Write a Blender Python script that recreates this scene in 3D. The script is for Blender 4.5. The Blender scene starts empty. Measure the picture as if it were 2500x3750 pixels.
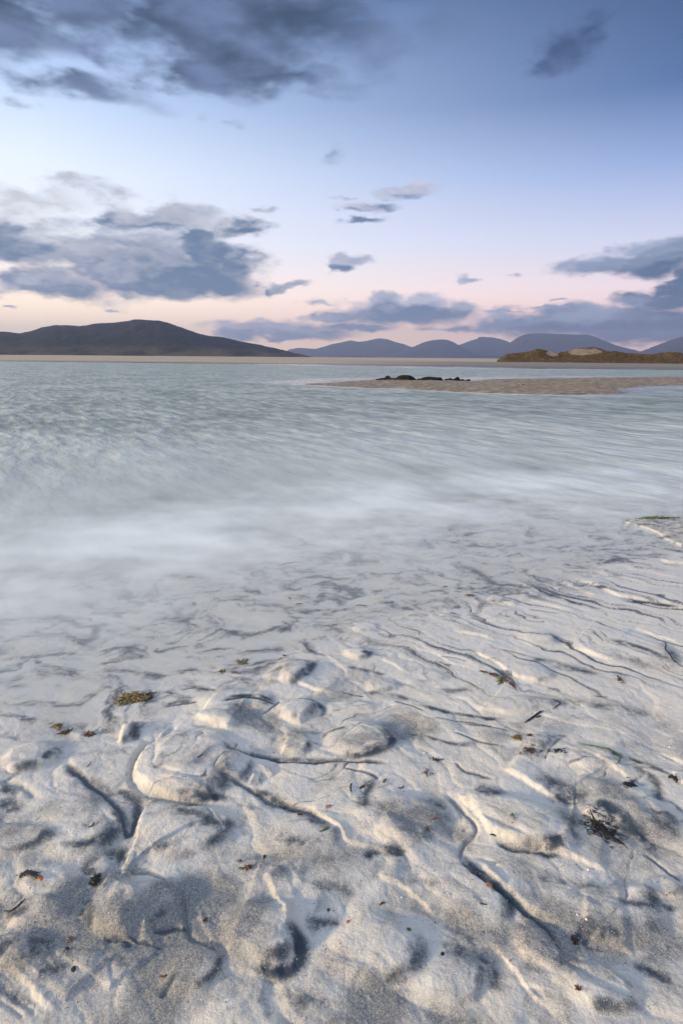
import bpy, bmesh, math, random
import numpy as np
from mathutils import Vector, Matrix

random.seed(7)
rng = np.random.default_rng(7)
sc = bpy.context.scene
COL = sc.collection
R = math.radians

# ------------------------------------------------------------------ camera
CAM_H = 1.5
PITCH = 15.23
ROLL = 0.46
cam_d = bpy.data.cameras.new('camera')
cam = bpy.data.objects.new('camera', cam_d)
COL.objects.link(cam)
cam_d.sensor_fit = 'VERTICAL'
cam_d.sensor_height = 36.0
cam_d.lens = 20.0
cam_d.clip_start = 0.05
cam_d.clip_end = 60000
MROT = (Matrix.Rotation(R(90 - PITCH), 3, 'X') @ Matrix.Rotation(R(ROLL), 3, 'Z'))
cam.matrix_world = Matrix.Translation((0, 0, CAM_H)) @ MROT.to_4x4()
sc.camera = cam
MR = np.array(MROT)
FPX = 20.0 / 36.0 * 3750.0

sc.cycles.volume_bounces = 0
# ------------------------------------------------------------------ exposure
sc.view_settings.view_transform = 'Standard'
sc.view_settings.look = 'None'
sc.view_settings.exposure = 0.54
sc.view_settings.gamma = 1.0
sc.view_settings.use_curve_mapping = False

SUN_EL, SUN_AZ = 12.0, -112.0       # azimuth from +Y (forward) to the right
SUN_STRENGTH = 4.7

def px_dir(px, py):
    """unit world direction(s) of a photograph pixel (2500 x 3750)"""
    px = np.asarray(px, float); py = np.asarray(py, float)
    d = np.stack([(px - 1250) / FPX, -(py - 1875) / FPX, -np.ones_like(px)], -1)
    d = d @ MR.T
    return d / np.linalg.norm(d, axis=-1, keepdims=True)

def ground(px, py, z=0.0):
    d = px_dir(px, py)
    t = (z - CAM_H) / np.minimum(d[..., 2], -1e-5)
    return d[..., 0] * t, d[..., 1] * t

def s2l(c):
    return tuple((v / 12.92 if v <= 0.04045 else ((v + 0.055) / 1.055) ** 2.4) for v in c)

# ------------------------------------------------------------------ node helper
class NT:
    def __init__(self, tree):
        self.t = tree; tree.nodes.clear()
    def n(self, typ, **kw):
        nd = self.t.nodes.new(typ)
        for k, v in kw.items(): setattr(nd, k, v)
        return nd
    def put(self, sock, v):
        if isinstance(v, bpy.types.NodeSocket): self.t.links.new(v, sock)
        elif isinstance(v, (tuple, list)):
            n = len(sock.default_value); v = tuple(v)
            sock.default_value = (v + (1.0,))[:n] if len(v) < n else v[:n]
        else: sock.default_value = v
    def m(self, op, a, b=None, c=None, clamp=False):
        nd = self.n('ShaderNodeMath', operation=op, use_clamp=clamp)
        for i, v in enumerate((a, b, c)):
            if v is not None: self.put(nd.inputs[i], v)
        return nd.outputs[0]
    def v(self, op, a, b=None, scale=None):
        nd = self.n('ShaderNodeVectorMath', operation=op)
        self.put(nd.inputs[0], a)
        if b is not None: self.put(nd.inputs[1], b)
        if scale is not None: self.put(nd.inputs['Scale'], scale)
        return nd.outputs['Value'] if op in ('LENGTH', 'DOT_PRODUCT', 'DISTANCE') else nd.outputs[0]
    def mix(self, f, a, b, blend='MIX'):
        nd = self.n('ShaderNodeMix', data_type='RGBA', blend_type=blend)
        nd.clamp_factor = True
        self.put(nd.inputs[0], f); self.put(nd.inputs[6], a); self.put(nd.inputs[7], b)
        return nd.outputs[2]
    def ss(self, x, lo, hi, olo=0.0, ohi=1.0, interp='SMOOTHSTEP'):
        nd = self.n('ShaderNodeMapRange', interpolation_type=interp)
        self.put(nd.inputs[0], x)
        for i, v in zip((1, 2, 3, 4), (lo, hi, olo, ohi)): self.put(nd.inputs[i], v)
        return nd.outputs[0]
    def noise(self, vec, scale, detail=4, rough=0.55, dist=0.0, dim='3D'):
        nd = self.n('ShaderNodeTexNoise', noise_dimensions=dim)
        self.put(nd.inputs['Vector'], vec)
        self.put(nd.inputs['Scale'], scale); self.put(nd.inputs['Detail'], detail)
        self.put(nd.inputs['Roughness'], rough); self.put(nd.inputs['Distortion'], dist)
        return nd.outputs['Fac'], nd.outputs['Color']
    def map(self, vec, loc=(0, 0, 0), rot=(0, 0, 0), scl=(1, 1, 1), typ='POINT'):
        nd = self.n('ShaderNodeMapping', vector_type=typ)
        self.put(nd.inputs['Vector'], vec)
        if typ != 'VECTOR' : self.put(nd.inputs['Location'], loc)
        self.put(nd.inputs['Rotation'], rot); self.put(nd.inputs['Scale'], scl)
        return nd.outputs[0]
    def ramp(self, f, stops, interp='LINEAR'):
        nd = self.n('ShaderNodeValToRGB'); cr = nd.color_ramp; cr.interpolation = interp
        while len(cr.elements) < len(stops): cr.elements.new(0.5)
        for e, (p, c) in zip(cr.elements, stops):
            e.position = p; e.color = tuple(c)[:3] + (1.0,)
        self.put(nd.inputs[0], f)
        return nd.outputs[0]
    def attr(self, name):
        return self.n('ShaderNodeAttribute', attribute_name=name).outputs['Fac']

# ------------------------------------------------------------------ sky (world)
world = bpy.data.worlds.new('World'); sc.world = world
world.use_nodes = True
W = NT(world.node_tree)
gen = W.n('ShaderNodeTexCoord').outputs['Generated']
dirn = W.v('NORMALIZE', gen)
sep = W.n('ShaderNodeSeparateXYZ'); W.put(sep.inputs[0], dirn)
dx, dy, dz = sep.outputs
az = W.m('ARCTAN2', dx, dy)
el = W.m('ARCSINE', dz)
cmb = W.n('ShaderNodeCombineXYZ'); W.put(cmb.inputs[0], az); W.put(cmb.inputs[1], el)
P = cmb.outputs[0]
e01 = W.ss(el, 0.0, R(90), interp='LINEAR')
def rampdeg(lst): return W.ramp(e01, [(max(0, d / 90.0), s2l(c)) for d, c in lst])
left = rampdeg([(0, (1.0, .915, .70)), (3, (1.0, .94, .84)), (6, (1.0, .96, .93)), (10, (.96, .97, .99)),
                (15, (.88, .92, .98)), (20, (.72, .81, .94)), (27, (.49, .61, .80)), (60, (.42, .55, .72))])
right = rampdeg([(0, (.98, .86, .85)), (3, (.955, .84, .875)), (6, (.91, .86, .915)), (10, (.80, .82, .92)),
                 (15, (.55, .64, .82)), (20, (.275, .395, .59)), (27, (.15, .26, .42)), (60, (.10, .23, .38))])
# warm side towards the set sun (left), cool side opposite
hl = W.v('NORMALIZE', W.v('MULTIPLY', dirn, (1, 1, 0)))
sx, sy = math.sin(R(78)), math.cos(R(78))
cool = W.ss(W.v('DOT_PRODUCT', hl, (sx, sy, 0)), -0.24, 0.64, interp='LINEAR')
base = W.mix(cool, left, right)
base = W.v('MULTIPLY', base, W.mix(W.ss(el, R(11), R(0)), (1, 1, 1), (1.80, 1.50, 1.16)))
# ---- clouds: soft blobs in (azimuth, elevation), photo coordinates of a 1568 px wide view
n1, n1c = W.noise(W.map(P, scl=(1, 2.3, 1)), 9.0, 4, 0.5)
n2, n2c = W.noise(W.map(P, loc=(3, 1, 0), scl=(1, 2.0, 1)), 34.0, 3, 0.5)
n3, n3c = W.noise(W.map(P, loc=(7, 4, 2), scl=(0.6, 2.0, 1), rot=(0, 0, R(-24))), 14.0, 3, 0.5)
wv = W.v('MULTIPLY', W.v('SUBTRACT', n1c, (.5, .5, .5)), (0.26, 0.085, 0))
wv2 = W.v('MULTIPLY', W.v('SUBTRACT', n2c, (.5, .5, .5)), (0.055, 0.020, 0))
PW = W.v('ADD', W.v('ADD', P, wv), wv2)
PU = W.v('ADD', PW, (-.010, .030, 0))
PSU = W.v('ADD', W.v('ADD', P, wv2), (-.006, .016, 0))
PR = W.v('ADD', W.v('ADD', P, W.v('MULTIPLY', wv, (.4, .4, 0))), wv2)
PRU = W.v('ADD', PR, (-.008, .026, 0))
PS = W.v('ADD', P, wv2)            # small clouds: less warping
def azel(x, y):
    d = px_dir(np.array(x) * 2500 / 1568., np.array(y) * 2500 / 1568.)
    return float(np.arctan2(d[..., 0], d[..., 1])), float(np.arcsin(d[..., 2]))
def blob(src, cx, cy, rx, ry, rot=0, s=1.0):
    a, e = azel(cx, cy)
    ra = abs(azel(cx + rx, cy)[0] - azel(cx - rx, cy)[0]) / 2
    re = abs(azel(cx, cy + ry)[1] - azel(cx, cy - ry)[1]) / 2
    q = W.map(src, loc=(a, e, 0), rot=(0, 0, R(rot)), scl=(ra, re, 1), typ='TEXTURE')
    d = W.v('LENGTH', W.v('MULTIPLY', q, (1, 1, 0)))
    return W.m('MULTIPLY_ADD', d, -s / 1.0, s)
_last = [None]
def union(src, lst):
    acc = None
    for b in lst:
        if _last[0] is not None:      # evaluate one blob after the other (keeps the shader's stack small)
            nd = W.n('ShaderNodeVectorMath', operation='MULTIPLY_ADD')
            W.put(nd.inputs[0], _last[0]); W.put(nd.inputs[1], (1e-9, 0, 0)); W.put(nd.inputs[2], src); q = nd.outputs[0]
        else: q = src
        f = blob(q, *b)
        acc = f if acc is None else W.m('SMOOTH_MAX', acc, f, 0.25)
        _last[0] = acc
    return acc
HIGH = [(560, 30, 330, 130, 0, 1.0), (470, 150, 150, 75), (700, 30, 170, 95, 0, 1), (150, 10, 260, 75, 0, .8),
        (620, 165, 120, 42), (150, 185, 135, 40, -8, .75), (40, 60, 110, 60, 0, .6), (330, 110, 110, 60, 0, .6),
        (400, 40, 200, 80)]
HSMALL = [(1290, 112, 92, 72, 10, 1.0), (1350, 75, 70, 50, 20, .9), (1255, 145, 60, 45, 0, .8), (765, 355, 34, 22, 20, .32), (550, 286, 30, 12, 0, .3)]
LOW = [(40, 530, 135, 72), (335, 497, 205, 40, 3), (545, 515, 78, 24), (330, 605, 285, 78), (90, 650, 170, 40),
       (430, 645, 210, 48), (560, 605, 75, 45), (660, 656, 62, 15, 0, .9), (60, 450, 120, 22, 0, .55),
       (190, 440, 70, 22, 0, .5), (560, 465, 40, 14, 0, .5), (480, 560, 110, 45)]
LOWR = [(1440, 608, 215, 32), (1540, 580, 130, 44), (1500, 690, 120, 30), (1400, 742, 360, 46), (1210, 748, 190, 26, 0, .9), (1300, 725, 150, 30),
        (1520, 765, 230, 34), (1560, 650, 80, 50)]
MID = [(930, 440, 92, 22, 4, .85), (850, 478, 85, 15, 0, .75), (835, 506, 62, 11, 0, .7), (795, 456, 36, 6, 0, .5),
       (803, 597, 66, 16, 0, .9), (787, 615, 32, 17, 0, .9),
       (930, 718, 190, 40), (888, 692, 48, 28), (975, 694, 66, 24), (1052, 714, 44, 28), (770, 730, 90, 20, 0, .8),
       (600, 748, 150, 18, 0, .75), (700, 765, 150, 22, 0, .8), (540, 766, 90, 22, 0, .8), (820, 752, 120, 12, 0, .7),
       (650, 778, 60, 8, 0, .7), (730, 695, 60, 7, 0, .45), (1075, 641, 30, 12, 0, .7), (1195, 637, 22, 6, 0, .5),
       (1288, 685, 28, 6, 0, .6), (1150, 716, 85, 5, 0, .5), (1260, 704, 60, 4, 0, .5), (1050, 755, 120, 8, 0, .5),
       (265, 716, 19, 3, 0, .6), (8, 702, 32, 5, 0, .7), (300, 682, 30, 8, 0, .4)]
HIGH = [(b[0], b[1], b[2] * 1.32, b[3] * 1.22) + tuple(b[4:]) for b in HIGH]
LOW = [(b[0], b[1], b[2] * 1.1, b[3] * 1.14) + tuple(b[4:]) for b in LOW]
fh = union(PW, HIGH); fl = union(PW, LOW); fr = union(PR, LOWR); fm = union(PS, MID); fhs = union(PS, HSMALL)
nn1 = W.m('SUBTRACT', n1, .5); nn2 = W.m('SUBTRACT', n2, .5); nn3 = W.m('SUBTRACT', n3, .5)
def dens(f, k1, k2, k3, lo, hi):
    g = W.m('MULTIPLY_ADD', nn1, k1, f); g = W.m('MULTIPLY_ADD', nn2, k2, g); g = W.m('MULTIPLY_ADD', nn3, k3, g)
    return W.ss(g, lo, hi)
Dh = W.m('MULTIPLY', dens(fh, 1.8, .2, 1.8, -.30, .75), .97)
Dhs = W.m('MULTIPLY', dens(fhs, .8, .2, 1.0, -.05, .75), .8)
Dl = dens(fl, .55, .45, .0, -.10, .55)
Dr = dens(fr, .45, .45, .0, -.10, .50)
Dm = dens(fm, .5, .5, .0, -.04, .50)
# cloud tones
LIT = [(250, 590, 130, 50), (330, 560, 110, 40), (130, 640, 90, 20), (950, 690, 110, 22), (1360, 735, 180, 22), (1420, 570, 120, 18), (70, 460, 120, 30)]
lit = W.ss(W.m('MULTIPLY_ADD', nn2, .9, union(PW, LIT)), -.15, .6)
def crown(f): return W.ss(W.m('MULTIPLY_ADD', nn2, .8, f), .42, -.12)
def tone_of(f, k=.75):
    a = W.m('MULTIPLY_ADD', lit, .45, W.m('MULTIPLY', crown(f), k))
    return W.m('ADD', a, W.m('MULTIPLY_ADD', nn2, .9, W.m('MULTIPLY', nn1, .9)), clamp=True)
tl = tone_of(union(PU, LOW), .70); tr = tone_of(union(PRU, LOWR), .65); tm = tone_of(union(PSU, MID), .7)
ctop = W.mix(W.ss(n3, .35, .7), s2l((.13, .215, .32)), s2l((.36, .43, .57)))
clow = W.mix(tl, s2l((.30, .41, .53)), s2l((.76, .76, .79)))
crt = W.mix(tr, s2l((.25, .35, .48)), s2l((.60, .65, .75)))
cmd = W.mix(tm, s2l((.36, .45, .58)), s2l((.78, .78, .84)))
col = W.mix(Dm, base, cmd)
col = W.mix(Dr, col, crt)
col = W.mix(Dl, col, clow)
col = W.mix(Dhs, col, s2l((.12, .22, .38)))
col = W.mix(Dh, col, ctop)
# pale cloud deck added overhead, out of view, as neutral fill light
n4, _ = W.noise(W.map(dirn, scl=(1, 1, .8)), 2.6, 5, .55)
over = W.m('MULTIPLY', W.ss(el, R(30), R(46)), W.ss(n4, .30, .56))
col = W.mix(over, col, W.mix(W.ss(n4, .4, .75), s2l((.87, .91, .96)), s2l((.66, .71, .79))))
# daylight sky (sun just above the horizon, disc off) lends its own gradient to the dusk colours
nish = W.n('ShaderNodeTexSky', sky_type='NISHITA')
nish.sun_disc = False
nish.sun_elevation = R(SUN_EL); nish.sun_rotation = R(SUN_AZ)
bg1 = W.n('ShaderNodeBackground'); W.put(bg1.inputs[0], col); bg1.inputs[1].default_value = 0.94
bg2 = W.n('ShaderNodeBackground'); W.put(bg2.inputs[0], nish.outputs[0]); bg2.inputs[1].default_value = 0.05
add = W.n('ShaderNodeMixShader'); add.inputs[0].default_value = 0.06
W.t.links.new(bg1.outputs[0], add.inputs[1]); W.t.links.new(bg2.outputs[0], add.inputs[2])
wo = W.n('ShaderNodeOutputWorld'); W.t.links.new(add.outputs[0], wo.inputs[0])

# ------------------------------------------------------------------ sun
sd = bpy.data.lights.new('sun', 'SUN'); so = bpy.data.objects.new('sun', sd); COL.objects.link(so)
sd.energy = SUN_STRENGTH; sd.angle = R(6); sd.color = (1.0, .73, .41)
sv = Vector((math.sin(R(SUN_AZ)) * math.cos(R(SUN_EL)), math.cos(R(SUN_AZ)) * math.cos(R(SUN_EL)), math.sin(R(SUN_EL))))
so.rotation_euler = sv.to_track_quat('Z', 'Y').to_euler()

# ------------------------------------------------------------------ numpy noise
_perm = np.concatenate([rng.permutation(256)] * 2).astype(np.int32)
_ang = rng.random(256) * 2 * np.pi
_gx, _gy = np.cos(_ang), np.sin(_ang)
def pn(x, y, seed=0):
    x = np.asarray(x, float) + seed * 17.37; y = np.asarray(y, float) - seed * 9.71
    xi = np.floor(x).astype(np.int64); yi = np.floor(y).astype(np.int64)
    xf = x - xi; yf = y - yi; xi &= 255; yi &= 255
    u = xf * xf * xf * (xf * (xf * 6 - 15) + 10); v = yf * yf * yf * (yf * (yf * 6 - 15) + 10)
    def g(ix, iy, fx, fy):
        h = _perm[_perm[ix & 255] + (iy & 255)]
        return _gx[h] * fx + _gy[h] * fy
    a = g(xi, yi, xf, yf); b = g(xi + 1, yi, xf - 1, yf)
    c = g(xi, yi + 1, xf, yf - 1); d = g(xi + 1, yi + 1, xf - 1, yf - 1)
    return ((a + u * (b - a)) + v * ((c + u * (d - c)) - (a + u * (b - a)))) * 1.5
def fbm(x, y, o=4, g=.5, seed=0):
    s = 0; a = 1.
    for i in range(o):
        s = s + a * pn(x * 2 ** i, y * 2 ** i, seed + i); a *= g
    return s
def sst(x, a, b):
    t = np.clip((x - a) / (b - a), 0, 1); return t * t * (3 - 2 * t)

def worley(x, y, seed=0):
    """F1, F2, offset from the nearest cell point, two random numbers of that cell"""
    xi = np.floor(x).astype(np.int64); yi = np.floor(y).astype(np.int64)
    f1 = np.full(x.shape, 9.); f2 = np.full(x.shape, 9.); ox = np.zeros(x.shape); oy = np.zeros(x.shape); hid = np.zeros(x.shape, np.int64)
    for i in (-1, 0, 1):
        for j in (-1, 0, 1):
            cx, cy = xi + i, yi + j
            h = _perm[(_perm[(cx + seed * 31) & 255] + cy) & 255]
            px = cx + .12 + .76 * _ang[h] / 6.2832; py = cy + .12 + .76 * _ang[_perm[h]] / 6.2832
            dx, dy = x - px, y - py; d = np.sqrt(dx * dx + dy * dy)
            k = d < f1
            f2 = np.where(k, f1, np.minimum(f2, d)); f1 = np.where(k, d, f1)
            ox = np.where(k, dx, ox); oy = np.where(k, dy, oy); hid = np.where(k, h, hid)
    return f1, f2, ox, oy, _ang[_perm[hid + 7]] / 6.2832, _ang[_perm[hid + 91]] / 6.2832

# ------------------------------------------------------------------ object helpers
def mesh_obj(name, verts, faces, mat=None, parent=None, smooth=True, attrs=None):
    me = bpy.data.meshes.new(name)
    if isinstance(verts, np.ndarray) and isinstance(faces, np.ndarray):
        nv, nf, k = len(verts), len(faces), faces.shape[1]
        me.vertices.add(nv); me.vertices.foreach_set('co', verts.astype(np.float32).ravel())
        me.loops.add(nf * k); me.loops.foreach_set('vertex_index', faces.astype(np.int32).ravel())
        me.polygons.add(nf); me.polygons.foreach_set('loop_start', np.arange(0, nf * k, k, dtype=np.int32))
        me.update(calc_edges=True)
    else:
        me.from_pydata([tuple(v) for v in verts], [], [tuple(f) for f in faces])
    if smooth: me.polygons.foreach_set('use_smooth', np.ones(len(me.polygons), bool))
    for k, a in (attrs or {}).items():
        at = me.attributes.new(k, 'FLOAT', 'POINT'); at.data.foreach_set('value', np.asarray(a, np.float32).ravel())
    if mat: me.materials.append(mat)
    o = bpy.data.objects.new(name, me); COL.objects.link(o)
    if parent: o.parent = parent
    return o
def grid_faces(nr, nc):
    i = np.arange(nr * nc).reshape(nr, nc)
    return np.stack([i[:-1, :-1], i[:-1, 1:], i[1:, 1:], i[1:, :-1]], -1).reshape(-1, 4)
def tag(o, label=None, cat=None, group=None, kind=None):
    if label: o['label'] = label
    if cat: o['category'] = cat
    if group: o['group'] = group
    if kind: o['kind'] = kind
    return o
def new_mat(name):
    m = bpy.data.materials.new(name); m.use_nodes = True
    t = NT(m.node_tree)
    b = t.n('ShaderNodeBsdfPrincipled'); o = t.n('ShaderNodeOutputMaterial')
    t.t.links.new(b.outputs[0], o.inputs[0])
    return m, t, b
def bump(t, b, h, strength, dist):
    nd = t.n('ShaderNodeBump'); t.put(nd.inputs['Strength'], strength); nd.inputs['Distance'].default_value = dist
    t.put(nd.inputs['Height'], h); t.t.links.new(nd.outputs[0], b.inputs['Normal'])

# ------------------------------------------------------------------ traced lines
VIEW = {1: (0, 1850, .7972), 2: (1250, 1850, .7972), 3: (0, 2600, .7972), 4: (1250, 2600, .7972),
        5: (0, 3150, .7972), 6: (1250, 3150, .7972), 7: (1000, 1150, .5102), 8: (1700, 1150, .5102), 9: (0, 1100, .7972), 11: (0, 1900, 1.5944)}
def vp(v, pts):
    ox, oy, s = VIEW[v]; p = np.array(pts, float)
    return np.stack([ox + p[:, 0] * s, oy + p[:, 1] * s], -1)
def vg(v, pts, z=0.0):
    p = vp(v, pts); x, y = ground(p[:, 0], p[:, 1], z); return np.stack([x, y], -1)

def smooth_line(g, n=4):
    """Catmull-Rom through the traced points"""
    if len(g) < 3: return g
    p = np.vstack([2 * g[0] - g[1], g, 2 * g[-1] - g[-2]]); out = []
    for i in range(1, len(p) - 2):
        for t in np.linspace(0, 1, n, endpoint=False):
            a, b, c, d = p[i - 1:i + 3]
            out.append(.5 * ((2 * b) + (c - a) * t + (2 * a - 5 * b + 4 * c - d) * t * t + (3 * b - a - 3 * c + d) * t ** 3))
    out.append(g[-1]); return np.array(out)

def line_field(X, Y, g, reach):
    """indices within reach, signed distance (left of travel positive), fraction along"""
    lo, hi = g.min(0) - reach, g.max(0) + reach
    idx = np.nonzero((X > lo[0]) & (X < hi[0]) & (Y > lo[1]) & (Y < hi[1]))[0]
    if len(idx) == 0: return idx, None, None
    x, y = X[idx], Y[idx]
    best = np.full(len(idx), 1e9); sgn = np.ones(len(idx)); al = np.zeros(len(idx))
    seg = np.diff(g, axis=0); L = np.linalg.norm(seg, axis=1) + 1e-9; cum = np.concatenate([[0], np.cumsum(L)])
    for i in range(len(seg)):
        rx, ry = x - g[i, 0], y - g[i, 1]; ux, uy = seg[i] / L[i]
        t = np.clip(rx * ux + ry * uy, 0, L[i])
        ex, ey = rx - t * ux, ry - t * uy; d = ex * ex + ey * ey
        k = d < best
        best[k] = d[k]; sgn[k] = np.where(ux * ry[k] - uy * rx[k] >= 0, 1, -1); al[k] = (cum[i] + t[k]) / cum[-1]
    return idx, np.sqrt(best) * sgn, al

# scarps: (view, height m, decay m, points) high side lies left of travel
SCARPS = [
 (2, .022, .25, [(1085, 342), (1150, 365), (1220, 395), (1275, 425), (1340, 437), (1430, 455), (1568, 470), (1700, 490)]),
 (2, .022, .16, [(1455, 245), (1500, 262), (1568, 268), (1700, 290)]),
 (2, .026, .10, [(655, 436), (720, 452), (790, 457), (825, 460)]),
 (2, .010, .15, [(770, 422), (850, 435), (930, 455), (1000, 475), (1080, 490)]),
 (2, .012, .15, [(1000, 345), (1060, 375), (1110, 400), (1180, 425)]),
 (2, .010, .10, [(990, 425), (1060, 445), (1100, 462), (1140, 478)]),
 (2, .010, .10, [(510, 570), (560, 590), (640, 605), (700, 620)]),
 (2, .018, .12, [(580, 680), (650, 705), (710, 735), (750, 775), (800, 808), (860, 825), (960, 850)]),
 (2, .014, .30, [(1005, 655), (1050, 672), (1120, 690), (1190, 718), (1270, 742)]),
 (2, .010, .25, [(600, 930), (630, 960), (720, 975), (800, 985), (870, 980), (930, 990), (1010, 1015), (1100, 1035), (1250, 1060), (1390, 1105)]),
 (2, .010, .08, [(180, 715), (220, 730), (250, 745), (280, 778)]),
 (2, .008, .10, [(300, 650), (350, 670), (420, 685), (500, 735), (560, 750), (640, 785)]),
 (2, .010, .15, [(1340, 580), (1400, 600), (1470, 625), (1568, 660)]),
 (2, .008, .12, [(640, 530), (720, 535), (760, 540), (850, 530)]),
 (2, .008, .2, [(1180, 320), (1260, 330), (1340, 350), (1420, 370)]),
 (2, .008, .12, [(1300, 290), (1400, 305), (1500, 330), (1568, 345)]),
 (1, .014, .10, [(1200, 797), (1260, 808), (1310, 815), (1365, 822), (1480, 865), (1560, 880)]),
 (1, .022, .12, [(885, 993), (940, 1003), (1000, 1018), (1045, 1032), (1085, 1035)]),
 (1, .020, .10, [(1275, 985), (1330, 1002), (1390, 1022)]),
 (3, .016, .20, [(790, 75), (730, 130), (665, 195), (625, 275), (640, 330), (690, 375), (735, 412), (790, 432), (870, 447)]),
 (3, .016, .12, [(698, 420), (662, 480), (642, 560), (620, 640), (597, 700), (573, 755), (566, 800), (640, 752), (700, 758)]),
 (3, .012, .08, [(1240, 335), (1255, 310), (1235, 290), (1190, 275), (1160, 300), (1150, 340), (1148, 380)]),
 (3, .012, .15, [(1400, 472), (1450, 500), (1510, 545), (1568, 592), (1590, 640), (1720, 670), (1830, 690), (1900, 700)]),
 (3, .018, .08, [(570, 60), (562, 110), (556, 160)]),
 (3, .010, .1, [(1310, 120), (1318, 170), (1300, 220)]),
 (4, .020, .16, [(735, 308), (800, 340), (860, 375), (920, 415), (970, 455), (1020, 488)]),
 (4, .020, .18, [(505, 400), (560, 455), (600, 500), (640, 555), (670, 600), (720, 625), (800, 660), (950, 690), (1040, 725), (1120, 745)]),
 (4, .010, .12, [(1150, 250), (1220, 290), (1280, 330), (1310, 362)]),
 (4, .010, .12, [(1095, 500), (1180, 560), (1280, 600), (1400, 640)]),
 (4, .010, .1, [(1500, 315), (1540, 350), (1568, 378), (1640, 420)]),
 (6, .018, .16, [(635, 35), (650, 90), (720, 150), (800, 215), (860, 265), (930, 310), (1000, 355), (1058, 402)]),
 (6, .012, .12, [(1090, 398), (1180, 430), (1260, 455), (1340, 478)]),
 (6, .010, .16, [(160, 90), (210, 130), (290, 180), (350, 235), (400, 275), (450, 315)]),
 (6, .010, .2, [(970, 0), (1060, 40), (1150, 75), (1220, 100)]),
 (6, .010, .2, [(670, 410), (730, 480), (790, 560), (850, 650), (930, 720), (960, 753)]),
 (5, .016, .14, [(1205, 110), (1245, 160), (1262, 220), (1300, 280), (1325, 335)]),
 (5, .014, .12, [(-80, 430), (0, 495), (60, 540), (120, 590), (170, 650), (220, 710), (260, 760)]),
 (5, .022, .2, [(560, 85), (500, 120), (440, 220), (408, 290), (430, 345), (490, 400), (560, 412), (640, 425)]),
 (5, .012, .2, [(1010, 530), (1090, 545), (1190, 570), (1300, 590)]),
 (5, .010, .1, [(900, 215), (920, 290), (935, 350), (990, 420)]),
 (5, .012, .12, [(640, 430), (720, 415), (800, 395), (880, 370)]),
 (5, .009, .2, [(300, 700), (400, 590), (520, 500), (640, 440)]),
 (5, .009, .2, [(500, 640), (560, 570), (660, 500), (760, 440)]),
]
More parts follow.
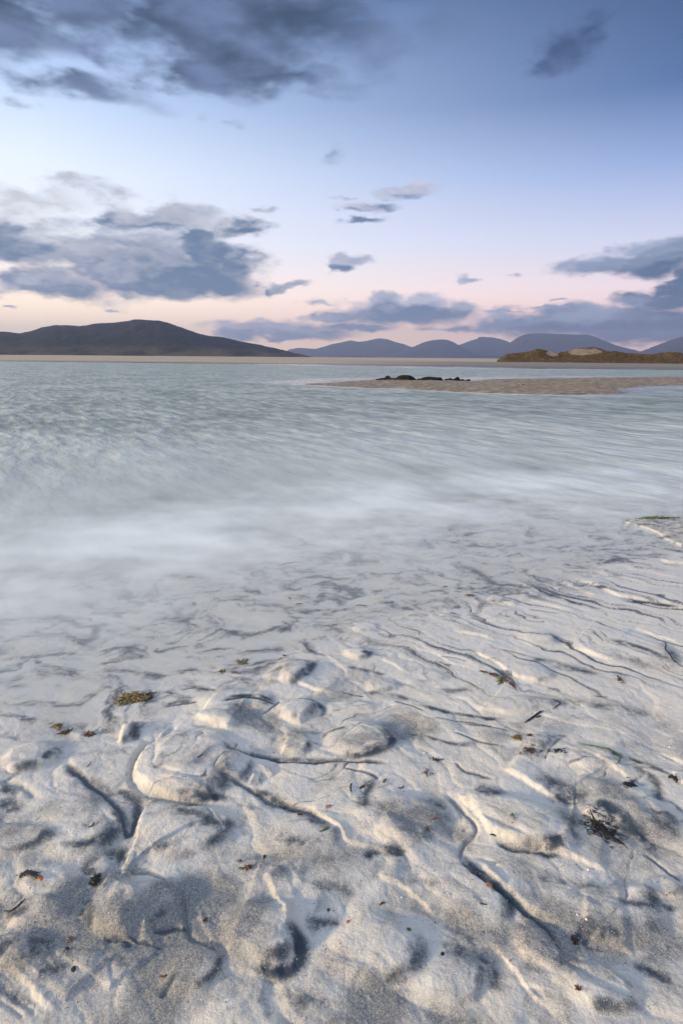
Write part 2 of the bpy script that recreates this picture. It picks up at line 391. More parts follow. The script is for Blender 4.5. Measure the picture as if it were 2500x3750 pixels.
# channels: (view, half width m, depth m, mineral, points)
CHANNELS = [
 (3, .012, .007, .7, [(1015, 140), (1040, 185), (1075, 208), (1180, 227), (1290, 250), (1450, 258), (1568, 252), (1700, 262), (1830, 280)]),
 (3, .006, .004, .5, [(1090, 165), (1078, 208)]),
 (3, .016, .008, .6, [(985, 330), (1040, 342), (1120, 370), (1200, 420), (1260, 450), (1400, 480), (1480, 540), (1560, 600)]),
 (3, .018, .010, .35, [(815, 50), (790, 100), (720, 140), (650, 195), (602, 270), (606, 325), (650, 375), (695, 412), (780, 440), (880, 458), (1000, 464), (1060, 452)]),
 (3, .018, .006, .75, [(300, 220), (330, 290), (400, 340), (460, 380), (500, 430), (550, 480), (570, 560), (600, 590), (640, 500), (690, 410)]),
 (3, .025, .004, .7, [(520, 380), (590, 400), (640, 440), (600, 540)]),
 (3, .014, .006, .4, [(0, 335), (60, 350), (120, 380), (180, 418)]),
 (3, .008, .004, .5, [(980, 320), (1000, 270), (1060, 215)]),
 (3, .006, .003, .5, [(940, 470), (990, 540), (1040, 600)]),
 (4, .012, .008, .5, [(470, 395), (530, 470), (575, 530), (608, 575), (612, 612), (555, 660), (545, 720), (570, 760)]),
 (6, .012, .008, .75, [(550, 0), (560, 50), (590, 95), (640, 135), (720, 195), (800, 252), (900, 325), (970, 390), (985, 480)]),
 (4, .008, .004, .6, [(0, 62), (90, 68), (200, 92), (260, 130), (330, 168)]),
 (4, .008, .004, .6, [(560, 85), (680, 100), (780, 122)]),
 (4, .007, .004, .6, [(500, 120), (580, 150), (660, 180), (740, 188)]),
 (4, .010, .004, .6, [(0, 290), (80, 305), (150, 335), (180, 355)]),
 (4, .010, .004, .6, [(510, 260), (560, 310), (630, 330), (700, 360)]),
 (4, .012, .005, .7, [(700, 640), (760, 670), (850, 690), (950, 700)]),
 (2, .016, .008, .85, [(1270, 440), (1360, 458), (1460, 480), (1568, 492), (1700, 510)]),
 (2, .010, .004, .8, [(870, 362), (920, 392), (1000, 425)]),
 (2, .008, .003, .7, [(450, 700), (530, 715), (580, 735)]),
 (2, .008, .003, .7, [(0, 865), (60, 880), (110, 890)]),
 (2, .008, .003, .7, [(230, 912), (310, 935), (390, 968)]),
 (2, .008, .003, .7, [(400, 990), (520, 1010), (640, 1030), (720, 1045)]),
 (2, .010, .003, .6, [(730, 670), (800, 690), (860, 710)]),
 (2, .010, .003, .7, [(850, 480), (930, 490), (1010, 505)]),
 (2, .012, .005, .8, [(1380, 600), (1470, 640), (1568, 668), (1700, 690)]),
 (1, .010, .004, .7, [(750, 925), (830, 912), (920, 905)]),
 (1, .010, .005, .8, [(1010, 928), (1080, 912), (1170, 900), (1260, 918), (1275, 905)]),
 (1, .010, .004, .6, [(820, 845), (900, 835), (1010, 850)]),
 (1, .010, .004, .6, [(1200, 975), (1260, 930), (1290, 900)]),
 (5, .014, .006, .7, [(480, 410), (560, 420), (600, 435), (560, 430)]),
 (5, .012, .006, .7, [(700, 378), (780, 360), (850, 345)]),
 (5, .010, .005, .6, [(860, 180), (862, 250), (870, 330), (885, 380), (940, 420), (1000, 460), (1040, 490)]),
 (5, .008, .004, .5, [(490, 80), (600, 85), (700, 95), (760, 130), (790, 180)]),
 (5, .008, .003, .35, [(0, 600), (60, 660), (130, 720), (180, 760)]),
 (5, .008, .003, .35, [(0, 680), (70, 730), (120, 770)]),
 (6, .010, .004, .6, [(1400, 540), (1440, 570), (1480, 605)]),
 (6, .008, .004, .6, [(1370, 0), (1440, 50), (1520, 110), (1568, 150)]),
]
# traced dark patches, heavy mineral with mound shade painted in: (view, half width in view pixels, strength, points)
PATCHES = [
 (11, 9, .8, [(385, 648), (430, 656), (480, 655), (535, 642)]), (11, 14, .5, [(420, 640), (470, 640), (510, 650)]),
 (11, 8, .7, [(560, 620), (610, 645), (680, 680), (745, 714)]), (11, 10, .75, [(862, 605), (850, 630), (836, 655), (842, 680), (868, 702)]),
 (11, 13, .65, [(820, 800), (850, 785), (890, 782), (940, 775)]), (11, 10, .5, [(890, 735), (930, 745), (965, 738)]),
 (11, 10, .6, [(965, 652), (1000, 668), (1035, 692)]), (11, 18, .6, [(1070, 628), (1105, 636), (1140, 650), (1165, 675)]),
 (11, 20, .65, [(1215, 598), (1250, 615), (1300, 645), (1350, 668), (1400, 690)]), (11, 20, .8, [(1335, 655), (1390, 695), (1440, 730), (1490, 760), (1535, 775)]),
 (11, 18, .6, [(1450, 685), (1490, 715), (1515, 745), (1510, 768)]), (11, 7, .8, [(1235, 770), (1262, 772), (1295, 762)]),
 (11, 8, .6, [(1120, 752), (1170, 775), (1240, 792), (1310, 800)]), (11, 7, .7, [(1068, 755), (1062, 790), (1090, 828), (1135, 868), (1205, 920), (1270, 960)]),
 (11, 14, .6, [(0, 640), (30, 655), (60, 690)]), (11, 10, .55, [(180, 588), (225, 612), (265, 640), (295, 655)]), (11, 13, .6, [(255, 655), (280, 690), (290, 730), (275, 770)]),
 (11, 9, .75, [(125, 762), (175, 772), (225, 758), (258, 728), (262, 700)]), (11, 18, .65, [(170, 835), (215, 812), (262, 785), (285, 750)]),
 (11, 13, .6, [(350, 672), (410, 692), (480, 710), (525, 740), (548, 785)]), (11, 10, .5, [(335, 775), (390, 768), (450, 755)]),
 (11, 12, .5, [(615, 715), (650, 745), (700, 765), (770, 750)]), (11, 10, .5, [(700, 690), (735, 720), (770, 740)]),
 (11, 18, .5, [(690, 862), (750, 868), (830, 878)]), (11, 10, .6, [(690, 935), (740, 948), (800, 945)]), (11, 16, .45, [(640, 800), (700, 830), (740, 860)]),
 (11, 12, .95, [(640, 955), (675, 978), (692, 1010), (684, 1045), (655, 1064), (610, 1055), (555, 1040)]), (11, 20, .35, [(560, 960), (620, 990), (650, 1030)]),
 (11, 7, .75, [(355, 982), (400, 968), (445, 955)]), (11, 4, .7, [(265, 980), (310, 992), (370, 1005), (400, 1000)]),
 (11, 14, .6, [(240, 840), (212, 880), (205, 920), (212, 960), (185, 1000)]),
 (11, 26, .6, [(0, 985), (60, 1000), (120, 990), (165, 955)]), (11, 22, .55, [(60, 1050), (130, 1060), (200, 1040)]), (11, 18, .5, [(0, 870), (50, 900), (90, 940)]),
 (11, 14, .6, [(355, 1145), (372, 1110), (400, 1080), (450, 1040)]), (11, 9, .5, [(-30, 1060), (0, 1085), (40, 1115), (90, 1155)]),
 (11, 14, .5, [(470, 930), (500, 905), (545, 880)]), (11, 18, .5, [(540, 1110), (620, 1120), (740, 1130), (800, 1150)]), (11, 16, .5, [(790, 1130), (815, 1095), (850, 1055)]),
 (11, 12, .65, [(985, 1000), (1050, 1010), (1105, 1035), (1138, 1075), (1150, 1140)]), (11, 10, .5, [(1040, 955), (1090, 985), (1130, 1000)]),
 (11, 10, .45, [(920, 1000), (955, 1030), (975, 1080)]), (11, 22, .6, [(1280, 925), (1330, 950), (1390, 975), (1450, 985)]), (11, 7, .65, [(1370, 898), (1440, 912), (1568, 912)]),
 (11, 14, .6, [(1430, 1050), (1490, 1060), (1560, 1092)]), (11, 18, .4, [(1420, 1000), (1500, 1015), (1568, 1010)]), (11, 12, .45, [(890, 830), (960, 855), (1040, 880)]),
 (11, 14, .45, [(1180, 840), (1260, 850), (1340, 870), (1420, 880)]), (11, 14, .45, [(1180, 1010), (1230, 1060), (1250, 1120)]), (11, 14, .4, [(940, 910), (1000, 935), (1060, 945)]),
 (11, 8, .8, [(912, 495), (905, 522), (878, 545), (830, 556), (770, 552)]), (11, 5, .6, [(730, 520), (760, 500), (810, 492)]),
 (11, 8, .85, [(722, 322), (712, 345), (698, 365), (690, 375)]), (11, 6, .8, [(860, 303), (845, 312), (828, 318)]), (11, 5, .8, [(500, 428), (545, 418), (590, 415), (632, 422), (636, 430)]),
 (11, 6, .7, [(640, 432), (690, 422), (730, 430), (748, 455), (720, 468)]), (11, 7, .7, [(370, 428), (410, 420), (450, 418)]), (11, 7, .6, [(400, 380), (440, 384), (500, 395)]),
 (11, 10, .7, [(90, 570), (120, 550), (148, 530)]), (11, 10, .7, [(305, 520), (312, 490), (315, 465)]), (11, 9, .7, [(0, 600), (20, 625), (55, 640)]),
 (11, 12, .6, [(1045, 95), (1100, 120), (1150, 160), (1190, 175)]), (11, 4, .8, [(1215, 148), (1255, 172), (1330, 198), (1400, 215)]), (11, 5, .85, [(1415, 183), (1480, 196), (1568, 208)]),
 (11, 12, .6, [(1190, 318), (1250, 335), (1320, 352), (1400, 375)]), (11, 7, .7, [(1000, 400), (1050, 402), (1095, 396)]), (11, 4, .7, [(1030, 215), (1050, 218)]),
 (11, 6, .7, [(1380, 290), (1440, 300), (1520, 330), (1568, 340)]), (11, 14, .45, [(1150, 420), (1280, 430), (1400, 440), (1568, 465)]), (11, 5, .7, [(930, 430), (1000, 445), (1090, 465), (1180, 470)]),
 (11, 5, .6, [(880, 490), (960, 505), (1050, 530), (1140, 520)]), (11, 6, .6, [(1330, 540), (1420, 560), (1500, 590), (1568, 620)]), (11, 8, .65, [(1460, 590), (1495, 615), (1505, 650), (1530, 680)]),
 (11, 5, .7, [(560, 555), (640, 560), (740, 565), (830, 560)]), (11, 6, .6, [(780, 340), (840, 350), (900, 365)]), (11, 6, .6, [(820, 400), (900, 410), (960, 425)]),
]
# mounds: (view, cx, cy, rx, ry, height m, rotation deg in ground)
MOUNDS = [
 (1, 1330, 765, 75, 60, .020, 0), (1, 1080, 900, 200, 62, .018, 0), (1, 1010, 990, 150, 50, .016, 0), (1, 1390, 950, 110, 55, .020, 0),
 (3, 150, 215, 150, 85, .032, 0), (3, 595, 105, 34, 60, .024, 0), (3, 860, 270, 250, 190, .022, 0), (3, 890, 350, 150, 90, .012, 0),
 (3, 1070, 290, 85, 75, .018, 0), (3, 380, 540, 220, 150, .018, 0), (3, 860, 580, 250, 135, .018, 0), (3, 1350, 170, 90, 70, .020, 0),
 (3, 1400, 640, 190, 100, .014, 0), (3, 60, 620, 200, 100, .02, 0),
 (4, 80, 150, 190, 95, .026, 0), (4, 250, 540, 260, 130, .024, 0), (4, 800, 520, 280, 150, .018, 0), (4, 1250, 480, 280, 120, .022, -30),
 (4, 860, 160, 120, 40, .014, 0), (4, 1100, 250, 200, 60, .012, 0),
 (5, 620, 240, 230, 160, .024, 0), (5, 1180, 390, 190, 170, .030, 0), (5, 180, 120, 180, 120, .012, 0), (5, 180, 260, 150, 80, .014, 0),
 (5, 880, 560, 160, 130, .02, 0), (5, 1130, 120, 220, 90, .012, 0), (5, 60, 460, 180, 90, .02, 0),
 (6, 130, 420, 240, 180, .022, 0), (6, 560, 200, 220, 150, .016, 0), (6, 900, 430, 110, 130, .018, 0), (6, 1220, 250, 280, 160, .020, 0),
 (6, 1150, 620, 180, 160, .018, 0), (6, 1450, 190, 140, 60, .012, 0), (6, 480, 580, 190, 120, .018, 0),
 (2, 70, 680, 70, 30, .02, 0), (2, 910, 630, 90, 40, .014, 0), (2, 190, 825, 90, 45, .014, 0), (2, 1250, 650, 260, 90, .014, -20),
 (2, 800, 930, 220, 40, .010, 0), (2, 120, 560, 80, 30, .010, 0), (2, 490, 500, 50, 16, .008, 0), (2, 40, 940, 150, 40, .012, 0),
 (2, 350, 790, 140, 40, .010, 0), (2, 850, 790, 110, 40, .012, 0),
]
SHORE = np.array([(-2500, 3000), (-700, 2830), (0, 2730), (350, 2700), (520, 2640), (800, 2560), (1000, 2480), (1250, 2400), (1500, 2340), (1700, 2265),
                  (2000, 2185), (2250, 2115), (2500, 2060), (3000, 2000), (4500, 1900)], float)
SHORE_G = np.stack(ground(SHORE[:, 0], SHORE[:, 1]), -1)
BANK = vg(2, [(1285, 76), (1340, 66), (1420, 58), (1568, 52), (1900, 45), (2200, 120), (1900, 260), (1568, 190), (1500, 163), (1450, 131), (1400, 110), (1340, 92)])

def poly_sd(X, Y, g):
    """signed distance to a closed polygon, positive inside"""
    best = np.full(X.shape, 1e9); inside = np.zeros(X.shape, bool)
    for i in range(len(g)):
        a, b = g[i], g[(i + 1) % len(g)]; s = b - a; L2 = (s * s).sum() + 1e-12
        t = np.clip(((X - a[0]) * s[0] + (Y - a[1]) * s[1]) / L2, 0, 1)
        best = np.minimum(best, (X - a[0] - t * s[0]) ** 2 + (Y - a[1] - t * s[1]) ** 2)
        c = (a[1] > Y) != (b[1] > Y)
        inside ^= c & (X < (b[0] - a[0]) * (Y - a[1]) / (b[1] - a[1] + 1e-12) + a[0])
    return np.sqrt(best) * np.where(inside, 1, -1)

def terrain(X, Y):
    """sand height, dark share (mineral and painted shade), wetness"""
    shp = X.shape; X = X.ravel().astype(float); Y = Y.ravel().astype(float)
    # distance landwards from the waterline
    _, sd_, _ = line_field(X, Y, SHORE_G, 1e4)
    s = -sd_
    z = np.where(s > 0, .030 * (1 - np.exp(-np.maximum(s, 0) / .8)) + .004 * np.minimum(s, 3), 0.024 * np.maximum(s, -40))
    land = sst(s, -.5, .25)
    # domain warp
    wx = fbm(X * 2.2, Y * 2.2, 4, .5, 3); wy = fbm(X * 2.2, Y * 2.2, 4, .5, 11)
    ca, sa = math.cos(R(-47)), math.sin(R(-47))
    far = sst(Y, 1.9, 2.6) * sst(X + .35 * (Y - 2), -.2, .8)       # streaming part on the right
    xw = X + .06 * wx; yw = Y + .06 * wy
    u = xw * ca + yw * sa; v = -xw * sa + yw * ca
    z = z + land * (.006 * fbm(xw * 2.6, yw * 2.6, 2, .5, 21)) * (1 - .5 * far) + (1 - land) * .006 * fbm(X * 3, Y * 5, 3, .5, 23)
    z = z + .0013 * fbm(u * .7 + .2 * wx, v * 15, 4, .55, 31) * (.4 + far) * sst(s, -1.5, .1)
    # small crisp furrows
    rid = 1 - np.abs(fbm(u * 1.1, v * 11 + 1.0 * wx, 3, .5, 41))
    z = z - .0010 * np.clip(rid - .82, 0, 1) * 5 * (.04 + .8 * far) * sst(s, -.6, .1)
    z = z + .0011 * fbm(X * 11 + wx, Y * 11 + wy, 4, .55, 53) * (.25 + .75 * land) + .0010 * fbm(X * 40, Y * 40, 2, .6, 51) * (.4 + .6 * land)
    # braided drainage: tilted pads of sand with channels cut between them
    cell_m = np.zeros_like(X)  # mineral plus painted shade, between the pads and on their lee sides
    for (su, sv, amp, sd0, wgt) in ((.46, .25, .0050, 3, .42), (.20, .11, .0014, 9, .35)):
        f1, f2, ou, ov, r1, r2 = worley((u + .04 * wy) / su + .12 * wx, (v + .03 * wx) / sv + .12 * wy, sd0)
        edge = f2 - f1 + .03 * pn(X * 30, Y * 30, sd0); pad = sst(edge, .0, .30)
        gx = ou * su * ca - ov * sv * sa; gy = ou * su * sa + ov * sv * ca
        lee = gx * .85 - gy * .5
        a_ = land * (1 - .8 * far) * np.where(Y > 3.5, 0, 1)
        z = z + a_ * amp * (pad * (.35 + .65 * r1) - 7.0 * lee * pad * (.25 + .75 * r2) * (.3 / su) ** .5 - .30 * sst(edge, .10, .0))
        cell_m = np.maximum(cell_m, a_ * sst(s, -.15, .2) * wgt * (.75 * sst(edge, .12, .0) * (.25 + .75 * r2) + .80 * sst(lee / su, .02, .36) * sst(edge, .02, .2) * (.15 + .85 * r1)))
    # mounds (dark crescent on the lee side: mineral grains plus shade painted into the colour)
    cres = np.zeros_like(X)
    for (vw, cx, cy, rx, ry, h, rot) in MOUNDS:
        c = vg(vw, [(cx, cy), (cx + rx, cy), (cx, cy - ry), (cx, cy + ry)])
        a = abs(c[1, 0] - c[0, 0]); b = abs(c[2, 1] - c[3, 1]) / 2; m = 1.4 * max(a, b)
        k = np.nonzero((np.abs(X - c[0, 0]) < m) & (np.abs(Y - c[0, 1]) < m))[0]
        if not len(k): continue
        x = X[k] - c[0, 0] + .035 * wx[k]; y = Y[k] - c[0, 1] + .035 * wy[k]
        cr, sr = math.cos(R(rot)), math.sin(R(rot)); x, y = x * cr + y * sr, -x * sr + y * cr
        # steeper on the lee (right / near) side
        d = np.sqrt((x / a) ** 2 + (y / b) ** 2)
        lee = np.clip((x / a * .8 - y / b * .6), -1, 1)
        prof = sst(d, 1.08, .55 + .22 * np.clip(lee, -.5, 1)) * (.62 + .38 * np.clip(1 - d * d, 0, 1)) * (1 + .35 * lee * np.clip(1 - d, 0, 1))
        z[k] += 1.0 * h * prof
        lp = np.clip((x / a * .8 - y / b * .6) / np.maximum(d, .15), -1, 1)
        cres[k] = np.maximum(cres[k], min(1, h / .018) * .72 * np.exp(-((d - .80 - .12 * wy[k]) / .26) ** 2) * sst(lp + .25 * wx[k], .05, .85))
    # scarps
    for (vw, h, L, pts) in SCARPS:
        g = smooth_line(vg(vw, pts))
        k, d, t = line_field(X, Y, g, 5 * L + .03)
        if not len(k): continue
        d = d + .005 * pn(X[k] * 45, Y[k] * 45, 5) + .007 * pn(X[k] * 11, Y[k] * 11, 6)
        if vw == 2: h = .62 * h
        taper = sst(t, 0, .12) * sst(t, 1, .80)
        w = .40 * h + .0011 * np.hypot(X[k], Y[k])
        step = sst(d, -w, w)
        end = sst(np.abs(d), 2.5 * L, 1.2 * L)
        h = h * .78; L = L * 1.9
        z[k] += taper * (h * step * np.exp(-np.maximum(d, 0) / L) * end - .12 * h * np.exp(-((d + 1.5 * w) / (2.2 * w)) ** 2))
    # channels
    mineral_shade = np.maximum(cell_m, cres) * (.75 + .55 * fbm(X * 9, Y * 9, 4, .6, 65))
    for (vw, w, dep, mn, pts) in CHANNELS:
        g = smooth_line(vg(vw, pts))
        k, d, t = line_field(X, Y, g, 5 * w + .02)
        if not len(k): continue
        if vw == 2: w = .7 * w
        d = d / (.55 + .40 * sst(pn(X[k] * 5, Y[k] * 5, 7), -.5, .6)) + .7 * w * pn(X[k] * 9, Y[k] * 9, 8) + .25 * w * pn(X[k] * 50, Y[k] * 50, 9)
        taper = sst(t, 0, .15) * sst(t, 1, .85)
        g2 = np.exp(-(d / w) ** 2) * taper
        z[k] -= 1.4 * dep * g2
        mineral_shade[k] = np.maximum(mineral_shade[k], min(1, 1.1 * mn) * np.exp(-(d / (1.25 * w)) ** 2) * taper)
    # dark mineral sand: traced patches with shade painted in, streaks along the flow, wisps under the shallow water
    n_a = fbm(X * 14, Y * 14, 4, .6, 61)
    for (vw, w, st, pts) in PATCHES:
        g = smooth_line(vg(vw, pts))
        w = 1.6 * w * 1.5944 / FPX * float(np.hypot(np.hypot(*g.mean(0)), CAM_H)) * .93
        k, d, t = line_field(X, Y, g, 3 * w)
        if not len(k): continue
        d = d + .35 * w * wx[k] + .40 * w * n_a[k]
        d = np.where(d > 0, d, d * .8)
        taper = .05 + .95 * sst(t, -.05, .3) * sst(t, 1.05, .7)
        z[k] -= .006 * w / .05 * st * np.exp(-(d / w) ** 2) * taper * np.minimum(1, 1.2 - far[k])
        mineral_shade[k] = np.maximum(mineral_shade[k], 1.45 * st * np.exp(-np.abs(d / w) ** 1.6) * taper * (.75 + .4 * n_a[k]))
    mineral_shade = np.maximum(mineral_shade, land * (1 - far) * np.clip(.10 + .40 * fbm(X * 3.6, Y * 3.6, 5, .6, 111) + .24 * sst(-fbm(xw * 2.6, yw * 2.6, 2, .5, 21), -.1, .7) + .20 * sst(Y, 1.8, 1.0) + .06 * sst(X, .2, -.8), 0, .56))
    n_a0 = fbm(X * 20, Y * 20, 3, .6, 63)
    q1 = u * .35 + v * .94 + .10 * wx; q2 = -u * .94 + v * .35 + .10 * wy
    thread = 1 - np.abs(fbm(q1 * 1.6 + .5 * wy, q2 * 5.5 + .5 * wx, 2, .4, 121)) * 2.0
    mineral_shade = np.maximum(mineral_shade, land * (1 - far) * .50 * (1 + .5 * n_a0) * sst(thread, .70, 1.0) * sst(fbm(X * 2.1, Y * 2.1, 3, .5, 131), -.25, .45))
    z = z - land * (1 - far) * .0020 * sst(thread, .5, 1.0) * sst(fbm(X * 2.1, Y * 2.1, 3, .5, 131), -.25, .45)
    streak = fbm(u * .45 + .2 * wx, v * 21 + 1.0 * wx, 6, .70, 71)
    big = fbm(X * 1.7, Y * 1.7, 3, .5, 81)
    mineral_shade = np.maximum(mineral_shade, .85 * sst(streak + .35 * big, -.1, 1.15) * (.20 + .80 * far) * sst(s, -.7, .1))
    sub = sst(s, .25, -.15)
    wisp = fbm(X * 5.0 + 1.2 * wx, Y * 8.0 + 1.2 * wy, 6, .66, 91) + .35 * fbm(X * 15, Y * 21, 4, .65, 93)
    mineral_shade = np.maximum(mineral_shade, .85 * sub * sst(wisp + .3 * big, -.85, 1.75))
    fine = fbm(xw * 6 + wx, yw * 6 + wy, 4, .6, 101)
    mineral_shade = np.maximum(mineral_shade, .40 * sst(fine + .6 * big, -.1, 1.0) * (1 - .6 * far) * land)
    # the bank at the right edge
    sb = poly_sd(X, Y, BANK) + .02 * pn(X * 3, Y * 3, 12) + .004 * pn(X * 30, Y * 30, 13)
    bank = sst(sb, -.010, .014)
    z = z * (1 - bank) + bank * (.008 + .004 * fbm(X * 4, Y * 4, 2, .5, 14) + .012 * sst(sb, 0, .6))
    mineral_shade = np.where(bank > .5, np.maximum(mineral_shade, .46 * sst(sb, .008, .05) * (.9 + .6 * n_a)), mineral_shade)
    wet = sst(s, .9, -.1) * .8 + .2 * far
    wet = np.clip(wet, 0, 1) * (1 - .8 * bank)
    return z.reshape(shp), np.clip(mineral_shade, 0, 1).reshape(shp), wet.reshape(shp), s.reshape(shp)

# ------------------------------------------------------------------ sand material
def sand_material(name, attrs=True, pale=(.615, .61, .59), dark=(.040, .058, .082), fine=True):
    m, t, b = new_mat(name)
    co = t.n('ShaderNodeTexCoord').outputs['Object']
    g1, _ = t.noise(co, 420, 3, .7); g2, _ = t.noise(co, 130, 3, .6); g3, _ = t.noise(co, 7, 4, .6)
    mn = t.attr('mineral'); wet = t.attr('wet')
    # grains: dark grains are mixed in for mineral and painted shade, more of them where the share is high
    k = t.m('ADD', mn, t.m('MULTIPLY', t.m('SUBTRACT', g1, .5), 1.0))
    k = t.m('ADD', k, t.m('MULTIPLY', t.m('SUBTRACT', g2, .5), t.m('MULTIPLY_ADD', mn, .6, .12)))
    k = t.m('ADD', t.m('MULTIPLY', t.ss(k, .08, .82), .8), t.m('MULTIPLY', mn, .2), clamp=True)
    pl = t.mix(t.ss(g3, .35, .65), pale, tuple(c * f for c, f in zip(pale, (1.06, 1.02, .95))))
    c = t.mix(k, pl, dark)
    # white shell grains
    vo = t.n('ShaderNodeTexVoronoi'); t.put(vo.inputs['Vector'], co); vo.inputs['Scale'].default_value = 150
    sp = t.ss(vo.outputs['Distance'], .20, .08)
    rare = t.ss(t.n_col(vo.outputs['Color']), .80, .86)
    c = t.mix(t.m('MULTIPLY', t.m('MULTIPLY', sp, rare), .8), c, (.8, .78, .74))
    c = t.mix(t.m('MULTIPLY', wet, .05), c, t.mix(1.0, c, (.62, .62, .62), 'MULTIPLY'))
    t.put(b.inputs['Base Color'], c)
    t.put(b.inputs['Roughness'], t.ss(wet, 0, 1, .78, .36))
    b.inputs['IOR'].default_value = 1.35
    h = t.m('ADD', t.m('MULTIPLY', g1, .5), g2)
    bump(t, b, h, t.ss(wet, 0, 1, .8, .4), .004)
    return m
def _ncol(self, colsock):
    nd = self.n('ShaderNodeSeparateColor'); self.put(nd.inputs[0], colsock); return nd.outputs[0]
NT.n_col = _ncol
SAND = sand_material('shell_sand')

# foreshore sand: a sheet whose mesh is denser near the viewer
nc, nr = 1040, 812
cols = np.concatenate([np.linspace(-3600, -420, 65, endpoint=False), np.linspace(-420, 2920, 910), np.linspace(2920, 6100, 66)[1:]])
rows = np.concatenate([np.linspace(5600, 3850, 42, endpoint=False), np.linspace(3850, 2700, 430, endpoint=False), np.linspace(2700, 1800, 340)])
PX, PY = np.meshgrid(cols, rows)
GX, GY = ground(PX, PY)
Z, MI, WE, SS = terrain(GX, GY)
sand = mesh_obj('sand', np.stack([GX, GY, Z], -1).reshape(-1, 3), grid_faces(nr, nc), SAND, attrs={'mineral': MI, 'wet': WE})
tag(sand, 'pale rippled shell sand with dark mineral streaks in the foreground', kind='structure')
def zat(x, y):
    return terrain(np.atleast_1d(np.asarray(x, float)), np.atleast_1d(np.asarray(y, float)))[0]

# plain ground reaching the horizon all round
gm, t, b = new_mat('seabed_sand'); b.inputs['Base Color'].default_value = (.45, .42, .37, 1); b.inputs['Roughness'].default_value = .9
gr = mesh_obj('ground', [(-18000, -3000, -1.2), (18000, -3000, -1.2), (18000, 18000, -1.2), (-18000, 18000, -1.2)], [(0, 1, 2, 3)], gm, smooth=False)
tag(gr, 'sand lying under water and beach to the horizon', kind='structure')

# ------------------------------------------------------------------ sea
SHORE_FAR_PX = np.array([(-6000, 1290), (0, 1322), (600, 1328), (1000, 1333), (1500, 1341), (2000, 1348), (2500, 1352), (4000, 1366), (7000, 1390)], float)
def far_shore_r(a):
    d = px_dir(SHORE_FAR_PX[:, 0], SHORE_FAR_PX[:, 1]); rr = CAM_H / np.maximum(-d[:, 2], .008) * np.hypot(d[:, 0], d[:, 1])
    return np.interp(a, np.arctan2(d[:, 0], d[:, 1]), rr)
BAR = np.vstack([vp(7, [(200, 503), (300, 509), (430, 517), (560, 524), (700, 529), (850, 527), (950, 539), (1050, 544), (1200, 551), (1372, 560)]),
                 vp(8, [(200, 569), (400, 574), (650, 579), (850, 579), (1050, 577), (1215, 570), (1140, 555), (1110, 543), (1200, 530), (1330, 514), (1568, 511), (2100, 505), (2100, 452),
                        (1568, 455), (1300, 455), (1000, 459), (700, 463), (500, 466), (180, 469), (100, 479), (0, 482)]),
                 vp(7, [(1200, 474), (1000, 475), (900, 470), (760, 473), (650, 477), (500, 486), (380, 496)])])
BAR_G = np.stack(ground(BAR[:, 0], BAR[:, 1]), -1)
n_c, n_r = 620, 520
cols = np.concatenate([np.linspace(-5200, -420, 50, endpoint=False), np.linspace(-420, 2920, 520), np.linspace(2920, 7600, 50 + 1)[1:]])
rows = np.concatenate([np.linspace(3010, 1620, 200, endpoint=False), np.linspace(1620, 1380, 130, endpoint=False), np.linspace(1380, 1324, 190)])
A = np.arctan2(*[c for c in (lambda d: (d[:, 0], d[:, 1]))(px_dir(cols, np.full(len(cols), 1600.)))])
dr = px_dir(np.full(len(rows), 1250.), rows); RR = CAM_H / -dr[:, 2] * np.hypot(dr[:, 0], dr[:, 1])
AA, RRR = np.meshgrid(A, RR)
# bend the rows so the last ones lie just beyond the far shoreline
lim = (far_shore_r(A) * 1.04)[None, :]
f = sst(RRR, 40, RR.max()); RRR = RRR * (1 - f) + (lim * RRR / RR.max()) * f
SX, SY = np.sin(AA) * RRR, np.cos(AA) * RRR
BZ, BM, BW, BS = terrain(SX, SY)
depth = np.maximum(-BZ, 0)
cl = fbm(SX * .9 + .3 * SY, SY * .9, 4, .55, 201)
alpha = 1 - np.exp(-(depth * (1 + .35 * cl) / .040) ** 1.5)
alpha = np.maximum(alpha, .16 * sst(depth, .002, .014))
dist = np.hypot(SX, SY)
milky = np.clip((.34 * sst(depth, .32, .10) + .66 * sst(depth, .105, .045)) * (1.0 + .08 * cl), 0, 1)
dshore = (far_shore_r(AA) - RRR)
calm_far = sst(dshore, 22 + 6 * pn(AA * 25, dist * 0.05, 3), 6) * sst(dist, 40, 70)
sb = poly_sd(SX.ravel(), SY.ravel(), BAR_G).reshape(SX.shape)
calm_bar = sst(sb, -1.2, -.1)
calm_bar = np.maximum(calm_bar, sst(sb, -7, -1) * sst(SY, 33, 36) * .8)
calm_bar = np.maximum(calm_bar, sst(sb, -3.5, -.8) * sst(SX, 7, 12) * .6)
calm = np.clip(np.maximum(calm_far, calm_bar), 0, 1)
ripple = sst(dist, 5, 12) * (1 - calm) * sst(dist, 120, 30)
ca, sa = math.cos(R(-55)), math.sin(R(-55))
U, V = SX * ca + SY * sa, -SX * sa + SY * ca
WZ = ripple * (.016 * fbm(U * .9, V * 2.0, 3, .55, 211) + .012 * pn(U * .3, V * .6, 215))
m, t, b = new_mat('sea_water')
co = t.n('ShaderNodeTexCoord').outputs['Object']
mk = t.attr('milky'); cm = t.attr('calm'); al = t.attr('depth_alpha'); rp_ = t.attr('ripple')
w1, _ = t.noise(t.map(t.map(co, rot=(0, 0, R(55))), scl=(.40, 1, 1)), 3.2, 3, .5, .0)
w2, _ = t.noise(t.map(t.map(co, rot=(0, 0, R(50))), scl=(.5, 1, 1)), .55, 3, .55, .0)
green = t.mix(t.ss(w2, .3, .7), (.135, .175, .150), (.21, .255, .23))
